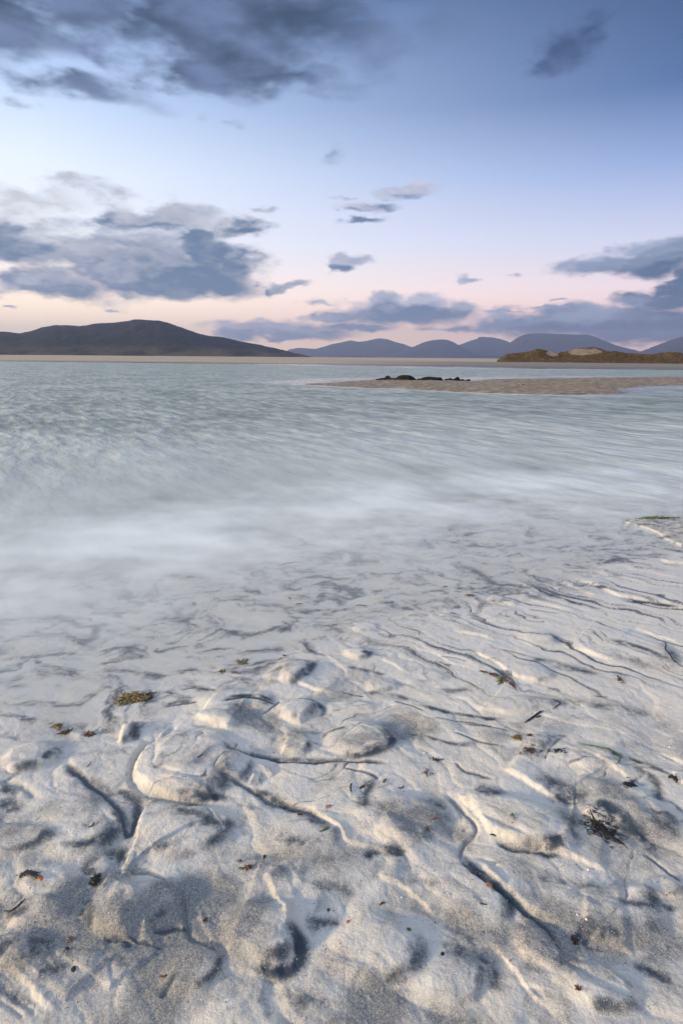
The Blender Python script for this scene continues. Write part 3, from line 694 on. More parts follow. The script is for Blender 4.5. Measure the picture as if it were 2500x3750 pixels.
green = t.mix(t.m('MULTIPLY', t.ss(t.m('ADD', w1, t.m('MULTIPLY', t.m('SUBTRACT', w2, .5), .5)), .36, .68), t.m('MULTIPLY_ADD', rp_, .52, .12)), green, (.49, .54, .515))
fo = t.m('MULTIPLY', mk, .97)
t.put(b.inputs['Base Color'], t.mix(fo, green, (.90, .95, .96)))
t.put(b.inputs['Roughness'], t.ss(cm, 0, 1, .38, .08))
t.put(b.inputs['Specular IOR Level'], t.ss(cm, 0, 1, .30, .5))
b.inputs['IOR'].default_value = 1.33
t.put(b.inputs['Alpha'], al)
hh = t.m('ADD', w1, t.m('MULTIPLY', w2, 2.0))
amp = t.m('MULTIPLY', t.m('SUBTRACT', 1.0, cm), t.m('MULTIPLY_ADD', rp_, .95, .05))
bump(t, b, hh, t.m('MULTIPLY', amp, .55), .16)
for l in list(m.node_tree.links):
    if l.to_socket == b.inputs['Alpha']: m.node_tree.links.remove(l)
b.inputs['Alpha'].default_value = 1.0
trl = t.n('ShaderNodeBsdfTranslucent'); trl.inputs[0].default_value = (.90, .94, .94, 1)
mk1 = t.n('ShaderNodeMixShader'); t.put(mk1.inputs[0], t.m('MULTIPLY', t.m('SUBTRACT', 1.0, al), .55))
t.t.links.new(b.outputs[0], mk1.inputs[1]); t.t.links.new(trl.outputs[0], mk1.inputs[2])
tr_ = t.n('ShaderNodeBsdfTransparent'); mk2 = t.n('ShaderNodeMixShader'); t.put(mk2.inputs[0], al)
t.t.links.new(tr_.outputs[0], mk2.inputs[1]); t.t.links.new(mk1.outputs[0], mk2.inputs[2])
fr_ = t.n('ShaderNodeFresnel'); fr_.inputs[0].default_value = 1.33
gl = t.n('ShaderNodeBsdfGlossy'); gl.inputs['Roughness'].default_value = .22
ms = t.n('ShaderNodeMixShader')
t.put(ms.inputs[0], t.m('MULTIPLY', t.m('MULTIPLY', fr_.outputs[0], t.m('MULTIPLY', t.attr('film'), .4)), t.m('SUBTRACT', 1.0, al)))
t.t.links.new(mk2.outputs[0], ms.inputs[1]); t.t.links.new(gl.outputs[0], ms.inputs[2])
t.t.links.new(ms.outputs[0], [n for n in m.node_tree.nodes if n.type == 'OUTPUT_MATERIAL'][0].inputs[0])
SEA = m
sea = mesh_obj('sea', np.stack([SX, SY, WZ], -1).reshape(-1, 3), grid_faces(n_r, n_c), SEA,
               attrs={'depth_alpha': np.clip(alpha, 0, 1), 'milky': np.clip(milky, 0, 1), 'calm': calm, 'ripple': sst(dist, 4.2, 14), 'film': sst(depth, .001, .008)})
tag(sea, 'milky green sea water thinning to a clear film over sand', kind='structure')

# ------------------------------------------------------------------ sandbar
m, t, b = new_mat('wet_bar_sand')
co = t.n('ShaderNodeTexCoord').outputs['Object']
a1, _ = t.noise(t.map(co, rot=(0, 0, R(10)), scl=(1, 2.5, 1)), 2.2, 5, .65); a2, _ = t.noise(co, .5, 3, .5)
c = t.ramp(a1, [(.35, (.075, .060, .042)), (.5, (.20, .155, .105)), (.64, (.44, .34, .22))])
t.put(b.inputs['Base Color'], t.mix(t.ss(a2, .4, .7), c, t.mix(1., c, (.8, .78, .76), 'MULTIPLY')))
b.inputs['Roughness'].default_value = .7
BARMAT = m
nx, ny = 330, 150
bx = np.linspace(BAR_G[:, 0].min() - 1, BAR_G[:, 0].max() + 1, nx); by = np.linspace(BAR_G[:, 1].min() - 1, BAR_G[:, 1].max() + 1.5, ny)
BX, BY = np.meshgrid(bx, by)
sd_ = poly_sd(BX.ravel(), BY.ravel(), BAR_G).reshape(BX.shape) + .25 * fbm(BX * .5, BY * .9, 4, .6, 301)
bz = -.06 + .10 * sst(sd_, -.5, .7) + .03 * sst(sd_, .3, 3)
bz += sst(sd_, -.2, .5) * (.030 * fbm(BX * 1.3, BY * 2.6, 3, .6, 311) + .012 * fbm(BX * 3, BY * 5, 2, .6, 317))
bar = mesh_obj('sandbar', np.stack([BX, BY, bz], -1).reshape(-1, 3), grid_faces(ny, nx), BARMAT)
tag(bar, 'low brown rippled sandbar rising from the water', kind='structure')

# ------------------------------------------------------------------ far beach
m, t, b = new_mat('tidal_flat_sand')
co = t.n('ShaderNodeTexCoord').outputs['Object']
a1, _ = t.noise(t.map(co, scl=(.25, 1, 1)), .02, 5, .6); wet = t.attr('wet')
c = t.ramp(a1, [(.3, (.27, .22, .165)), (.5, (.36, .295, .225)), (.7, (.46, .375, .285))])
t.put(b.inputs['Base Color'], t.mix(wet, c, (.13, .12, .115)))
b.inputs['Roughness'].default_value = .8
FLAT = m
aa = np.linspace(R(-82), R(82), 420); tt = np.concatenate([np.linspace(0, .3, 30, endpoint=False), np.linspace(.3, 1, 26)])
TA, TT = np.meshgrid(aa, tt)
r0 = far_shore_r(TA) + 3 * pn(TA * 30, TA * 0 + 2, 4); rr = r0 * (17500 / r0) ** TT
fz = -.05 + .16 * sst(rr - r0, 0, 12) + .25 * sst(rr, 150, 900)
fw = sst(rr - r0, 18, 4) * .6 + .8 * sst(TA, R(-6), R(14)) * sst(rr, 300, 180)
flat = mesh_obj('beach', np.stack([np.sin(TA) * rr, np.cos(TA) * rr, fz], -1).reshape(-1, 3), grid_faces(*TA.shape), FLAT, attrs={'wet': fw})
tag(flat, 'wide tidal sand flat along the far shore', kind='structure')

# ------------------------------------------------------------------ hills
def hill_material(name, cols, scale, bump_d):
    m, t, b = new_mat(name)
    co = t.n('ShaderNodeTexCoord').outputs['Object']
    a1, _ = t.noise(t.map(co, scl=(1, .5, 2.2)), scale, 7, .68, .3); a2, _ = t.noise(co, scale * .22, 4, .55)
    a3, _ = t.noise(t.map(co, scl=(1, .5, 2.5)), scale * 5, 4, .7)
    c = t.ramp(a1, [(.30, cols[0]), (.5, cols[1]), (.72, cols[2])])
    c = t.mix(t.ss(a2, .38, .66), c, cols[1])
    c = t.mix(t.m('MULTIPLY', t.ss(a3, .62, .72), .8), c, cols[3])     # bare rock
    lw = t.attr('low')
    c = t.mix(t.m('MULTIPLY', lw, t.ss(a1, .35, .6)), c, cols[4])
    t.put(b.inputs['Base Color'], c); b.inputs['Roughness'].default_value = .95
    b.inputs['Specular IOR Level'].default_value = .1
    bump(t, b, t.m('ADD', a1, t.m('MULTIPLY', a3, .4)), .8, bump_d)
    return m
def ridge(name, label, sil, dist, front, back, mat, rough=.05, nx=260, ny=60, seed=0, base=-.3, shape=1.0):
    """heightfield hill whose crest follows a traced silhouette at a real distance"""
    p = np.asarray(sil, float); d = px_dir(p[:, 0], p[:, 1])
    azs = np.arctan2(d[:, 0], d[:, 1]); hz = CAM_H + d[:, 2] / np.hypot(d[:, 0], d[:, 1]) * dist
    a = np.linspace(azs.min(), azs.max(), nx); H = np.interp(a, azs, hz)
    k = np.array([1, 2, 1]) / 4.
    for _ in range(3): H[1:-1] = np.convolve(H, k, 'valid')
    H = np.maximum(H * (1 + .010 * fbm(a * 90, a * 0 + seed, 4, .6, seed + 1)), 0)
    tv = np.concatenate([np.linspace(-1, 0, ny, endpoint=False), np.linspace(0, 1, ny // 3)])
    TV, AV = np.meshgrid(tv, a, indexing='ij'); HV = np.broadcast_to(H, TV.shape)
    wob = .06 * fbm(AV * dist / (front * .8), AV * 0 + seed, 3, .5, seed)
    rr = dist + np.where(TV < 0, TV * front * (1 + wob), TV * back)
    prof = np.where(TV < 0, (1 - (-TV) ** (1.25)) ** shape, 1 - TV ** 1.6)
    x, y = np.sin(AV) * rr, np.cos(AV) * rr
    n = fbm(x / front * 4.5, y / front * 3.0, 7, .62, seed + 3); gul = -np.abs(fbm(AV * dist / front * 5, TV * 4.0, 4, .55, seed + 7))
    env = np.clip(-TV, 0, 1) ** .5 * np.clip(prof, 0, 1) ** .6
    mx = H.max()
    z = base + (HV - base) * prof + mx * rough * (1.2 * n * (env + .10 * (prof > .9)) + .5 * (gul + .25) * env) * (HV > 1)
    low = sst(z / mx, .30, .05)
    o = mesh_obj(name, np.stack([x, y, z], -1).reshape(-1, 3), grid_faces(*TV.shape), mat, attrs={'low': low})
    tag(o, label, kind='structure'); return o
HEATH = hill_material('heather_hill', [(.005, .006, .010), (.013, .013, .018), (.030, .026, .028), (.075, .07, .07), (.075, .064, .040)], .012, 6.0)
FAR = hill_material('far_hill', [(.012, .015, .020), (.024, .028, .034), (.045, .048, .05), (.08, .08, .085), (.035, .038, .036)], .006, 12.0)
ridge('hill', 'dark heather covered hill sloping down to the sand at left',
      vp(9, [(-500, 175), (-300, 160), (-120, 145), (0, 143), (40, 143), (95, 151), (150, 138), (190, 125), (250, 113), (310, 114), (370, 118), (440, 108), (520, 103), (580, 93), (620, 87), (680, 90),
             (740, 95), (800, 112), (850, 130), (900, 148), (960, 163), (1030, 173), (1100, 187), (1170, 200), (1240, 216), (1310, 231), (1380, 250), (1440, 263), (1495, 268.5)]),
      3000, 860, 700, HEATH, .06, 420, 110, 3)
ridge('mountain', 'blue twin topped mountain left of centre',
      vp(7, [(60, 312), (110, 255), (180, 243), (230, 244), (300, 250), (360, 236), (420, 215), (480, 205), (550, 188), (620, 200), (690, 188), (760, 173), (820, 180), (880, 203), (940, 218), (1000, 240), (1080, 275), (1160, 320)]),
      13500, 2000, 1200, FAR, .055, 220, 50, 5)
ridge('mountain', 'round blue mountain at the centre with a single dome top',
      vp(7, [(820, 326), (900, 280), (940, 262), (1000, 238), (1060, 210), (1120, 190), (1190, 180), (1250, 185), (1300, 205), (1340, 230), (1400, 262), (1470, 292), (1560, 330)]),
      11800, 1800, 1200, FAR, .06, 200, 50, 8)
ridge('mountain', 'broad blue mountain between the dome and the cloud capped one',
      np.vstack([vp(7, [(1200, 330), (1280, 255), (1330, 222), (1400, 195), (1470, 175)]), vp(8, [(95, 165), (130, 164), (200, 168), (260, 180), (325, 202), (400, 250), (480, 340)])]),
      14000, 1900, 1200, FAR, .06, 200, 50, 11)
ridge('mountain', 'long flat topped blue mountain behind the dunes',
      vp(8, [(150, 338), (240, 262), (335, 200), (380, 170), (430, 148), (500, 139), (600, 139), (700, 143), (800, 148), (880, 148), (930, 160), (1000, 190), (1060, 215), (1150, 245), (1260, 268), (1350, 345)]),
      12400, 2000, 1200, FAR, .06, 220, 50, 14)
ridge('mountain', 'dark blue mountain slope at the right edge',
      vp(8, [(1080, 345), (1230, 280), (1290, 258), (1350, 235), (1420, 210), (1480, 185), (1568, 162), (1750, 130), (1950, 140), (2200, 200), (2500, 350)]),
      11200, 1900, 1200, FAR, .06, 200, 50, 17)
ridge('foothill', 'low blue foothill under the twin topped mountain',
      vp(7, [(330, 324), (400, 308), (450, 302), (520, 300), (600, 297), (700, 304), (780, 312), (860, 324), (950, 330)]),
      9600, 1200, 700, FAR, .05, 140, 30, 20)
ridge('foothill', 'low blue foothill left of the dunes', np.vstack([vp(7, [(1000, 330), (1200, 312), (1350, 306), (1500, 298)]), vp(8, [(0, 290), (100, 300), (220, 295), (350, 320), (500, 345)])]),
      9900, 1200, 700, FAR, .05, 140, 30, 23)

# ------------------------------------------------------------------ dunes
m, t, b = new_mat('marram_dune')
co = t.n('ShaderNodeTexCoord').outputs['Object']
a1, _ = t.noise(t.map(co, scl=(1, 1, 1.5)), .45, 6, .7); a2, _ = t.noise(co, .07, 4, .6); a3, _ = t.noise(t.map(co, scl=(2, 1, .6)), .9, 5, .7)
c = t.ramp(a1, [(.3, (.045, .031, .018)), (.5, (.085, .057, .031)), (.7, (.15, .10, .055))])
c = t.mix(t.ss(a2, .42, .62), c, t.mix(1., c, (.72, .76, .62), 'MULTIPLY'))
sandc = t.mix(t.ss(a3, .35, .65), (.17, .13, .105), (.30, .24, .195))
bl = t.attr('bare')
t.put(b.inputs['Base Color'], t.mix(t.ss(t.m('ADD', bl, t.m('MULTIPLY', t.m('SUBTRACT', a1, .5), .9)), .35, .65), c, sandc))
b.inputs['Roughness'].default_value = .95; b.inputs['Specular IOR Level'].default_value = .1
bump(t, b, a1, .8, .6)
DUNE = m
DD = 255.
def dune(sil, dist, front, back, label, seed, bare_spots=(), nx=420, ny=60):
    p = vp(8, sil); d = px_dir(p[:, 0], p[:, 1]); azs = np.arctan2(d[:, 0], d[:, 1])
    hz = CAM_H + d[:, 2] / np.hypot(d[:, 0], d[:, 1]) * dist
    a = np.linspace(azs.min(), azs.max(), nx); H = np.maximum(np.interp(a, azs, hz), 0.05)
    tv = np.concatenate([np.linspace(-1, 0, ny, endpoint=False), np.linspace(0, 1, ny // 2)])
    TV, AV = np.meshgrid(tv, a, indexing='ij'); HV = np.broadcast_to(H, TV.shape)
    rr = dist + np.where(TV < 0, TV * front, TV * back)
    x, y = np.sin(AV) * rr, np.cos(AV) * rr
    prof = np.where(TV < 0, sst(TV, -1.0, .35) / sst(np.array(0.), -1., .35), 1 - TV ** 2)
    n = fbm(x * .12, y * .12, 5, .6, seed)
    z = .02 + HV * prof + .55 * n * (1 - np.abs(TV)) * np.minimum(HV / 3, 1) * (TV < -.02) * sst(TV, 0, -.2) + .14 * fbm(x * .9, y * .9, 3, .6, seed + 2) * prof * np.minimum(HV / 2, 1)
    bare = sst(TV + .06 * n, -.82, -.95) * 1.0
    for (px, py, rx, ry, s_) in bare_spots:
        ox, oy, sc_ = VIEW[8]; dd = px_dir(np.array([ox + px * sc_, ox + (px + rx) * sc_]), np.array([oy + py * sc_] * 2))
        a0 = math.atan2(dd[0, 0], dd[0, 1]); ra = math.atan2(dd[1, 0], dd[1, 1]) - a0
        hh = CAM_H + dd[0, 2] / math.hypot(dd[0, 0], dd[0, 1]) * dist
        q = np.sqrt(((AV - a0) / ra) ** 2 + ((z - hh) / (ry * .5102 / FPX * dist)) ** 2) + .3 * n
        bare = np.maximum(bare, s_ * sst(q, 1.15, .75) * (TV < .05))
    o = mesh_obj('dune', np.stack([x, y, z], -1).reshape(-1, 3), grid_faces(*TV.shape), DUNE, attrs={'bare': bare})
    tag(o, label, kind='structure'); return (a, H)
dune([(560, 345), (640, 300), (690, 276), (740, 266), (800, 250), (870, 244), (930, 242), (980, 254), (1010, 267), (1100, 290), (1200, 345)], 300, 30, 25,
     'pale eroded sand face at the top of the dunes', 40, [(860, 272, 150, 26, .62)], 260)
dune([(228, 341), (250, 325), (270, 310), (300, 291), (380, 279), (440, 276), (490, 262), (530, 250), (570, 258), (600, 266), (640, 272), (700, 296), (760, 302), (850, 297), (940, 288), (1010, 272), (1080, 266),
      (1150, 280), (1230, 286), (1290, 291), (1350, 291), (1400, 280), (1440, 277), (1480, 273), (1530, 276), (1568, 285), (1750, 280), (2000, 268), (2400, 285), (2700, 345)], 262, 24, 22,
     'grass covered brown dune ridge above the far beach', 44, [(635, 285, 48, 18, .75)], 560)
# dune grass: thousands of blades, one mass
def blades():
    p = np.array([(250, 335), (520, 320), (800, 322), (1100, 326), (1568, 330), (2300, 330)], float); vs, fs = [], []
    dg = bpy.context.evaluated_depsgraph_get()
    return vs, fs
gv, gf = [], []
duneobs = [o for o in COL.objects if o.name.startswith('dune')]
for o in duneobs:
    me = o.data; n = len(me.vertices); co = np.empty(n * 3, np.float32); me.vertices.foreach_get('co', co); co = co.reshape(-1, 3)
    ba = np.empty(n, np.float32); me.attributes['bare'].data.foreach_get('value', ba)
    ok = np.nonzero((ba < .35) & (co[:, 2] > .5) & (np.hypot(co[:, 0], co[:, 1]) < 305))[0]
    for i in rng.choice(ok, 4200):
        b0 = co[i] + rng.normal(0, .25, 3) * (1, 1, 0)
        for _ in range(2):
            h = rng.uniform(.25, .6); aa_ = rng.uniform(0, 6.28); w = rng.uniform(.04, .10)
            ex = np.array([math.cos(aa_) * w, math.sin(aa_) * w, 0]); tip = b0 + (rng.normal(0, .16), rng.normal(0, .16), h)
            k = len(gv); base_ = b0 - (0, 0, .12)
            gv += [base_ - ex, base_ + ex, tip]; gf.append((k, k + 1, k + 2))
m, t, b = new_mat('marram_blades')
oi = t.noise(t.n('ShaderNodeTexCoord').outputs['Object'], .6, 3, .6)[0]
t.put(b.inputs['Base Color'], t.ramp(oi, [(.3, (.05, .035, .019)), (.5, (.09, .062, .033)), (.7, (.15, .105, .056))])); b.inputs['Roughness'].default_value = .9
gg = mesh_obj('marram_grass', np.array(gv), np.array(gf), m, smooth=False)
tag(gg, 'tawny marram grass growing over the dunes', 'grass', kind='stuff')
m, t, b = new_mat('dry_foreshore_sand')
a1, _ = t.noise(t.n('ShaderNodeTexCoord').outputs['Object'], .5, 5, .6)
t.put(b.inputs['Base Color'], t.ramp(a1, [(.3, (.33, .26, .19)), (.7, (.48, .39, .29))])); b.inputs['Roughness'].default_value = .9
p0 = vg(8, [(215, 341), (400, 345), (700, 349), (1000, 352), (1300, 355), (1568, 358), (2200, 366)], .1)
aa = np.arctan2(p0[:, 0], p0[:, 1]); rr0 = np.hypot(p0[:, 0], p0[:, 1])
an = np.linspace(aa[0], aa[-1], 120); rn = np.interp(an, aa, rr0)
vv = []
for k, (f, zz) in enumerate([(0, .10), (.25, .25), (.6, .5), (1.0, .75)]):
    r_ = rn * (1 - f) + np.maximum(rn + 5, 252) * f + 2 * pn(an * 60, an * 0 + k, 2) * (k < 3)
    vv.append(np.stack([np.sin(an) * r_, np.cos(an) * r_, np.full_like(an, zz) * sst(an, aa[0], aa[0] + .02)], -1))
fs_ = mesh_obj('foreshore', np.array(vv).reshape(-1, 3), grid_faces(4, 120), m)
tag(fs_, 'pale strip of dry sand below the dunes', kind='structure')

# ------------------------------------------------------------------ rocks
m, t, b = new_mat('black_rock')
co = t.n('ShaderNodeTexCoord').outputs['Object']
a1, _ = t.noise(co, 6, 6, .65)
t.put(b.inputs['Base Color'], t.ramp(a1, [(.3, (.004, .004, .004)), (.6, (.012, .011, .010)), (.8, (.03, .026, .02))]))
b.inputs['Roughness'].default_value = .85; b.inputs['Specular IOR Level'].default_value = .2
bump(t, b, a1, .6, .05)
ROCK = m
VIEW[10] = (1350, 1340, 430 / 1568.)
def rock(label, sil, base_y, depth_ratio=.7, seed=0):
    """boulder whose outline follows a traced crest (view 10), rounded front to back"""
    p = vp(10, sil); bl = vp(10, [(sil[0][0], base_y), (sil[-1][0], base_y)])
    gx, gy = ground(bl[:, 0], bl[:, 1], .05)
    cx, cy = gx.mean(), gy.mean(); D = math.hypot(cx, cy)
    rad = np.array([cx, cy]) / D; tan = np.array([rad[1], -rad[0]])
    d = px_dir(p[:, 0], p[:, 1]); tcoord = np.array([(dd[0] * tan[0] + dd[1] * tan[1]) / (dd[0] * rad[0] + dd[1] * rad[1]) * D for dd in d])
    hz = CAM_H + d[:, 2] / (d[:, 0] * rad[0] + d[:, 1] * rad[1]) * D
    nx, na = 34, 18
    tc = np.linspace(tcoord[0], tcoord[-1], nx); H = np.interp(tc, tcoord, hz); H[0] = min(H[0], .05); H[-1] = min(H[-1], .05)
    half = (tc[-1] - tc[0]) / 2 * depth_ratio; half = max(half, .12)
    s = np.clip(1 - ((tc - (tc[0] + tc[-1]) / 2) / ((tc[-1] - tc[0]) / 2)) ** 2, 0, 1) ** .5
    th = np.linspace(0, math.pi, na)
    vs = np.zeros((nx, na, 3))
    for i in range(nx):
        w = half * (.15 + .85 * s[i]); hh = H[i] + .18
        cth, sth = np.cos(th), np.sin(th)
        q = np.sign(cth) * np.abs(cth) ** .75 * w; zz = -.18 + hh * np.abs(sth) ** .6
        nz = fbm(np.full(na, tc[i] * 3), q * 3, 3, .6, seed)
        q = q * (1 + .15 * nz); zz = zz * (1 + .05 * nz * (sth < .95))
        vs[i, :, 0] = rad[0] * (q) + tan[0] * tc[i]; vs[i, :, 1] = rad[1] * q + tan[1] * tc[i]; vs[i, :, 2] = zz
    f = [tuple(r) for r in grid_faces(nx, na)]
    vl = vs.reshape(-1, 3); f.append(tuple(range(0, na))); f.append(tuple(range((nx - 1) * na + na - 1, (nx - 1) * na - 1, -1))); 
    for i in range(nx - 1): f.append((i * na, i * na + na - 1, (i + 1) * na + na - 1, (i + 1) * na))
    o = mesh_obj('boulder', vl, f, ROCK); o.location = (cx, cy, 0.0)
    bm = bmesh.new(); bm.from_mesh(o.data); bmesh.ops.recalc_face_normals(bm, faces=bm.faces); bm.to_mesh(o.data); bm.free()
    tag(o, label, 'boulder', 'black boulders along the sandbar'); return o
rock('low flat black rock leftmost in the row behind the sandbar', [(85, 176), (150, 164), (190, 158), (225, 158), (330, 160), (370, 158), (440, 165), (470, 178)], 180, .5, 1)
rock('small peaked black rock standing beside the big dome', [(205, 165), (220, 140), (240, 133), (258, 126), (280, 142), (300, 160), (312, 168)], 176, .9, 2)
rock('largest black boulder, a rounded dome', [(352, 176), (370, 152), (400, 132), (430, 123), (490, 120), (540, 123), (570, 134), (600, 153), (625, 172), (636, 182)], 184, .7, 3)
rock('tiny black stone between the dome and the long boulder', [(640, 176), (652, 168), (664, 163), (676, 172), (684, 178)], 180, .9, 4)
rock('long low black boulder with a knob at its right end', [(672, 178), (690, 164), (740, 150), (790, 141), (850, 145), (920, 153), (940, 152), (960, 153), (980, 170), (992, 188)], 190, .5, 5)
rock('small double humped black rock right of the long boulder', [(1008, 188), (1015, 172), (1050, 170), (1085, 161), (1110, 168), (1125, 178), (1135, 188)], 190, .6, 6)
rock('pointed black boulder at the right of the row', [(1112, 186), (1140, 168), (1165, 150), (1188, 142), (1200, 152), (1215, 172), (1228, 188)], 189, .8, 7)
rock('small flat black rock next to the pointed boulder', [(1226, 184), (1240, 174), (1260, 178), (1285, 186)], 188, .8, 8)
rock('rightmost flat black rock in the row', [(1292, 184), (1320, 178), (1350, 178), (1358, 186)], 188, .8, 9)
rock('lone small black rock lying on the sandbar', [(2032, 254), (2045, 246), (2062, 244), (2080, 250), (2088, 256)], 256, .8, 10)

# ------------------------------------------------------------------ wrack on the sand
def wrack_mat(name, c1, c2, rough=.4):
    m, t, b = new_mat(name)
    a1, _ = t.noise(t.n('ShaderNodeTexCoord').outputs['Object'], 90, 4, .6)
    t.put(b.inputs['Base Color'], t.mix(t.ss(a1, .35, .65), c1, c2)); b.inputs['Roughness'].default_value = rough
    bump(t, b, a1, .4, .002)
    return m
BLACK = wrack_mat('black_weed', (.006, .006, .006), (.022, .017, .012))
BROWN = wrack_mat('brown_weed', (.035, .017, .008), (.12, .055, .022))
OLIVE = wrack_mat('olive_weed', (.10, .075, .018), (.20, .145, .035))
GREEN = wrack_mat('green_weed', (.035, .07, .010), (.10, .16, .03))
RED = wrack_mat('red_weed', (.06, .016, .012), (.13, .04, .025))
ORANGE = wrack_mat('orange_stub', (.30, .10, .025), (.42, .16, .05))
SHELL = wrack_mat('shell_white', (.66, .62, .55), (.80, .78, .72), .5)
PINK = wrack_mat('pink_weed', (.30, .14, .09), (.42, .20, .13))

def ribbon_geo(pts, width, thick=.0016, lift=.002, taper=(.3, .2), sink=None, wav=.0, n=4, twist=0.):
    g = smooth_line(np.asarray(pts, float), n); zz = zat(g[:, 0], g[:, 1])
    zz = zz + lift
    if len(zz) > 4:
        zz[1:-1] = np.maximum(zz[1:-1], (zz[:-2] + zz[2:]) / 2)
    L = len(g); vs, fs = [], []
    for i in range(L):
        tg = g[min(i + 1, L - 1)] - g[max(i - 1, 0)]; tg = tg / (np.linalg.norm(tg) + 1e-9); nrm = np.array([-tg[1], tg[0]])
        f = i / (L - 1); w = width / 2 * min(1, taper[0] + f * 5 * (1 - taper[0])) * min(1, taper[1] + (1 - f) * 4 * (1 - taper[1]))
        w *= 1 + .25 * math.sin(i * 2.1)
        dz = wav * math.sin(i * 1.3); tw = twist * math.sin(i * .9)
        c = np.array([g[i, 0], g[i, 1], zz[i] + abs(dz)])
        for sgn, up in ((-1, 0), (-.55, 1), (.55, 1), (1, 0), (.4, -1), (-.4, -1)):
            vs.append(c + np.array([nrm[0] * w * sgn, nrm[1] * w * sgn, up * thick / 2 + tw * sgn * w + .3 * w * (1 - abs(sgn)) * .4]))
        if i:
            for k in range(6):
                a = (i - 1) * 6 + k; b_ = (i - 1) * 6 + (k + 1) % 6; fs.append((a, b_, b_ + 6, a + 6))
    fs.append(tuple(range(5, -1, -1))); fs.append(tuple((L - 1) * 6 + k for k in range(6)))
    return vs, fs
def centred(name, vs, fs, mat, parent=None, at=None, smooth=True):
    vs = np.array(vs); c = np.array([*vs[:, :2].mean(0), vs[:, 2].min()]) if at is None else np.array(at)
    o = mesh_obj(name, [tuple(v) for v in vs - c], fs, mat, parent, smooth)
    if parent is None: o.location = tuple(c)
    return o, c
def ribbon(name, label, cat, v, pts, width, mat, **kw):
    vs, fs = ribbon_geo(vg(v, pts), width, **kw); o, c = centred(name, vs, fs, mat)
    tag(o, label, cat); return o, c
def frond_cluster(center, rx, ry, n, size, z_jit=.0022, ang=None, flat=.18):
    """many small curled flakes and fronds lying together"""
    vs, fs = [], []
    q = rng.normal(0, .45, (n, 2)); q = np.clip(q, -1.1, 1.1); x = center[0] + q[:, 0] * rx; y = center[1] + q[:, 1] * ry
    if ang is not None:
        ca, sa = math.cos(ang), math.sin(ang); x = center[0] + q[:, 0] * rx * ca - q[:, 1] * ry * sa; y = center[1] + q[:, 0] * rx * sa + q[:, 1] * ry * ca
    z = zat(x, y)
    for i in range(n):
        L = size * rng.uniform(.5, 1.5); w = L * rng.uniform(.08, .22); a = rng.uniform(0, 6.28) if ang is None or rng.random() < .4 else ang + rng.normal(0, .4)
        ca, sa = math.cos(a), math.sin(a); z0 = z[i] + abs(rng.normal(0, z_jit)) + .0012; k = len(vs); pitch = rng.normal(0, .25) * flat; m_ = 4
        for j in range(m_ + 1):
            f = j / m_ - .5; ww = w * (1 - (2 * f) ** 2) ** .5 / 2 + .0004; cu = .35 * L * (f * f) * flat; bend = .25 * L * f * f
            for sgn, up in ((-1, 0), (0, .0009), (1, 0), (0, -.0009)):
                px_, py_ = f * L, sgn * ww + bend
                vs.append((x[i] + px_ * ca - py_ * sa, y[i] + px_ * sa + py_ * ca, z0 + cu + pitch * f * L * .5 + up + sgn * ww * rng.normal(0, .15)))
            if j:
                for s_ in range(4):
                    a0 = k + (j - 1) * 4 + s_; b0 = k + (j - 1) * 4 + (s_ + 1) % 4; fs.append((a0, b0, b0 + 4, a0 + 4))
        fs.append((k, k + 3, k + 2, k + 1)); e = k + m_ * 4; fs.append((e, e + 1, e + 2, e + 3))
    return vs, fs
def size_at(v, cx, cy, rx, ry):
    g = vg(v, [(cx, cy), (cx + rx, cy), (cx, cy - ry), (cx, cy + ry)])
    return g[0], abs(g[1, 0] - g[0, 0]), abs(g[2, 1] - g[3, 1]) / 2
def clump(name, label, cat, v, cx, cy, rx, ry, n, size, mat, **kw):
    c, a, b_ = size_at(v, cx, cy, rx, ry); vs, fs = frond_cluster(c, a, b_, n, size, **kw)
    o, c = centred(name, vs, fs, mat); tag(o, label, cat); return o, c
def under(o_c, name, vs, fs, mat):
    o, c = o_c; return centred(name, vs, fs, mat, parent=o, at=c)[0]

# long kelp ribbon on the streaming sand: a broad blade, a thin stipe and a green tangle
k = ribbon('kelp_frond', 'long brown kelp ribbon with a green tangle lying across the streaming sand', 'seaweed', 2, [(630, 778), (665, 787), (690, 795), (725, 806), (745, 822), (770, 835), (788, 855), (802, 876)], .020, BROWN, wav=.004, taper=(.25, .12), twist=.5)
vs, fs = frond_cluster(*size_at(2, 728, 826, 16, 12), 16, .028); under(k, 'green_tuft', vs, fs, GREEN)
k = ribbon('forked_twig', 'thick black forked twig near the kelp ribbon and below it', 'twig', 2, [(838, 1026), (858, 1012), (880, 996), (905, 980), (925, 972)], .010, BLACK, wav=.003)
vs, fs = ribbon_geo(vg(2, [(880, 996), (895, 1000), (912, 990)]), .007); under(k, 'side_branch', vs, fs, BLACK)
ribbon('curled_twig', 'thin dark hooked twig lying above the thick forked one', 'twig', 2, [(966, 963), (985, 950), (1000, 938), (985, 925), (968, 913)], .005, BLACK)
ribbon('seaweed_strand', 'long thin crooked dark strand on the smooth sand at the right edge', 'seaweed', 2, [(1446, 642), (1478, 653), (1485, 668), (1480, 690), (1502, 715), (1515, 735), (1540, 752), (1568, 770)], .007, BLACK)
clump('seaweed_clump', 'small brown ragged clump sitting on the dark streaked sand at right', 'seaweed', 2, 1270, 822, 13, 16, 16, .022, BROWN, z_jit=.003)
ribbon('seaweed_strand', 'thin straight brown strand right of the hooked twig', 'seaweed', 2, [(1150, 906), (1185, 908), (1215, 911)], .004, BROWN)
ribbon('seaweed_scrap', 'dark sickle shaped scrap lying in the shallow film at centre', 'seaweed', 2, [(64, 457), (90, 457), (120, 466)], .016, BLACK, lift=.012)
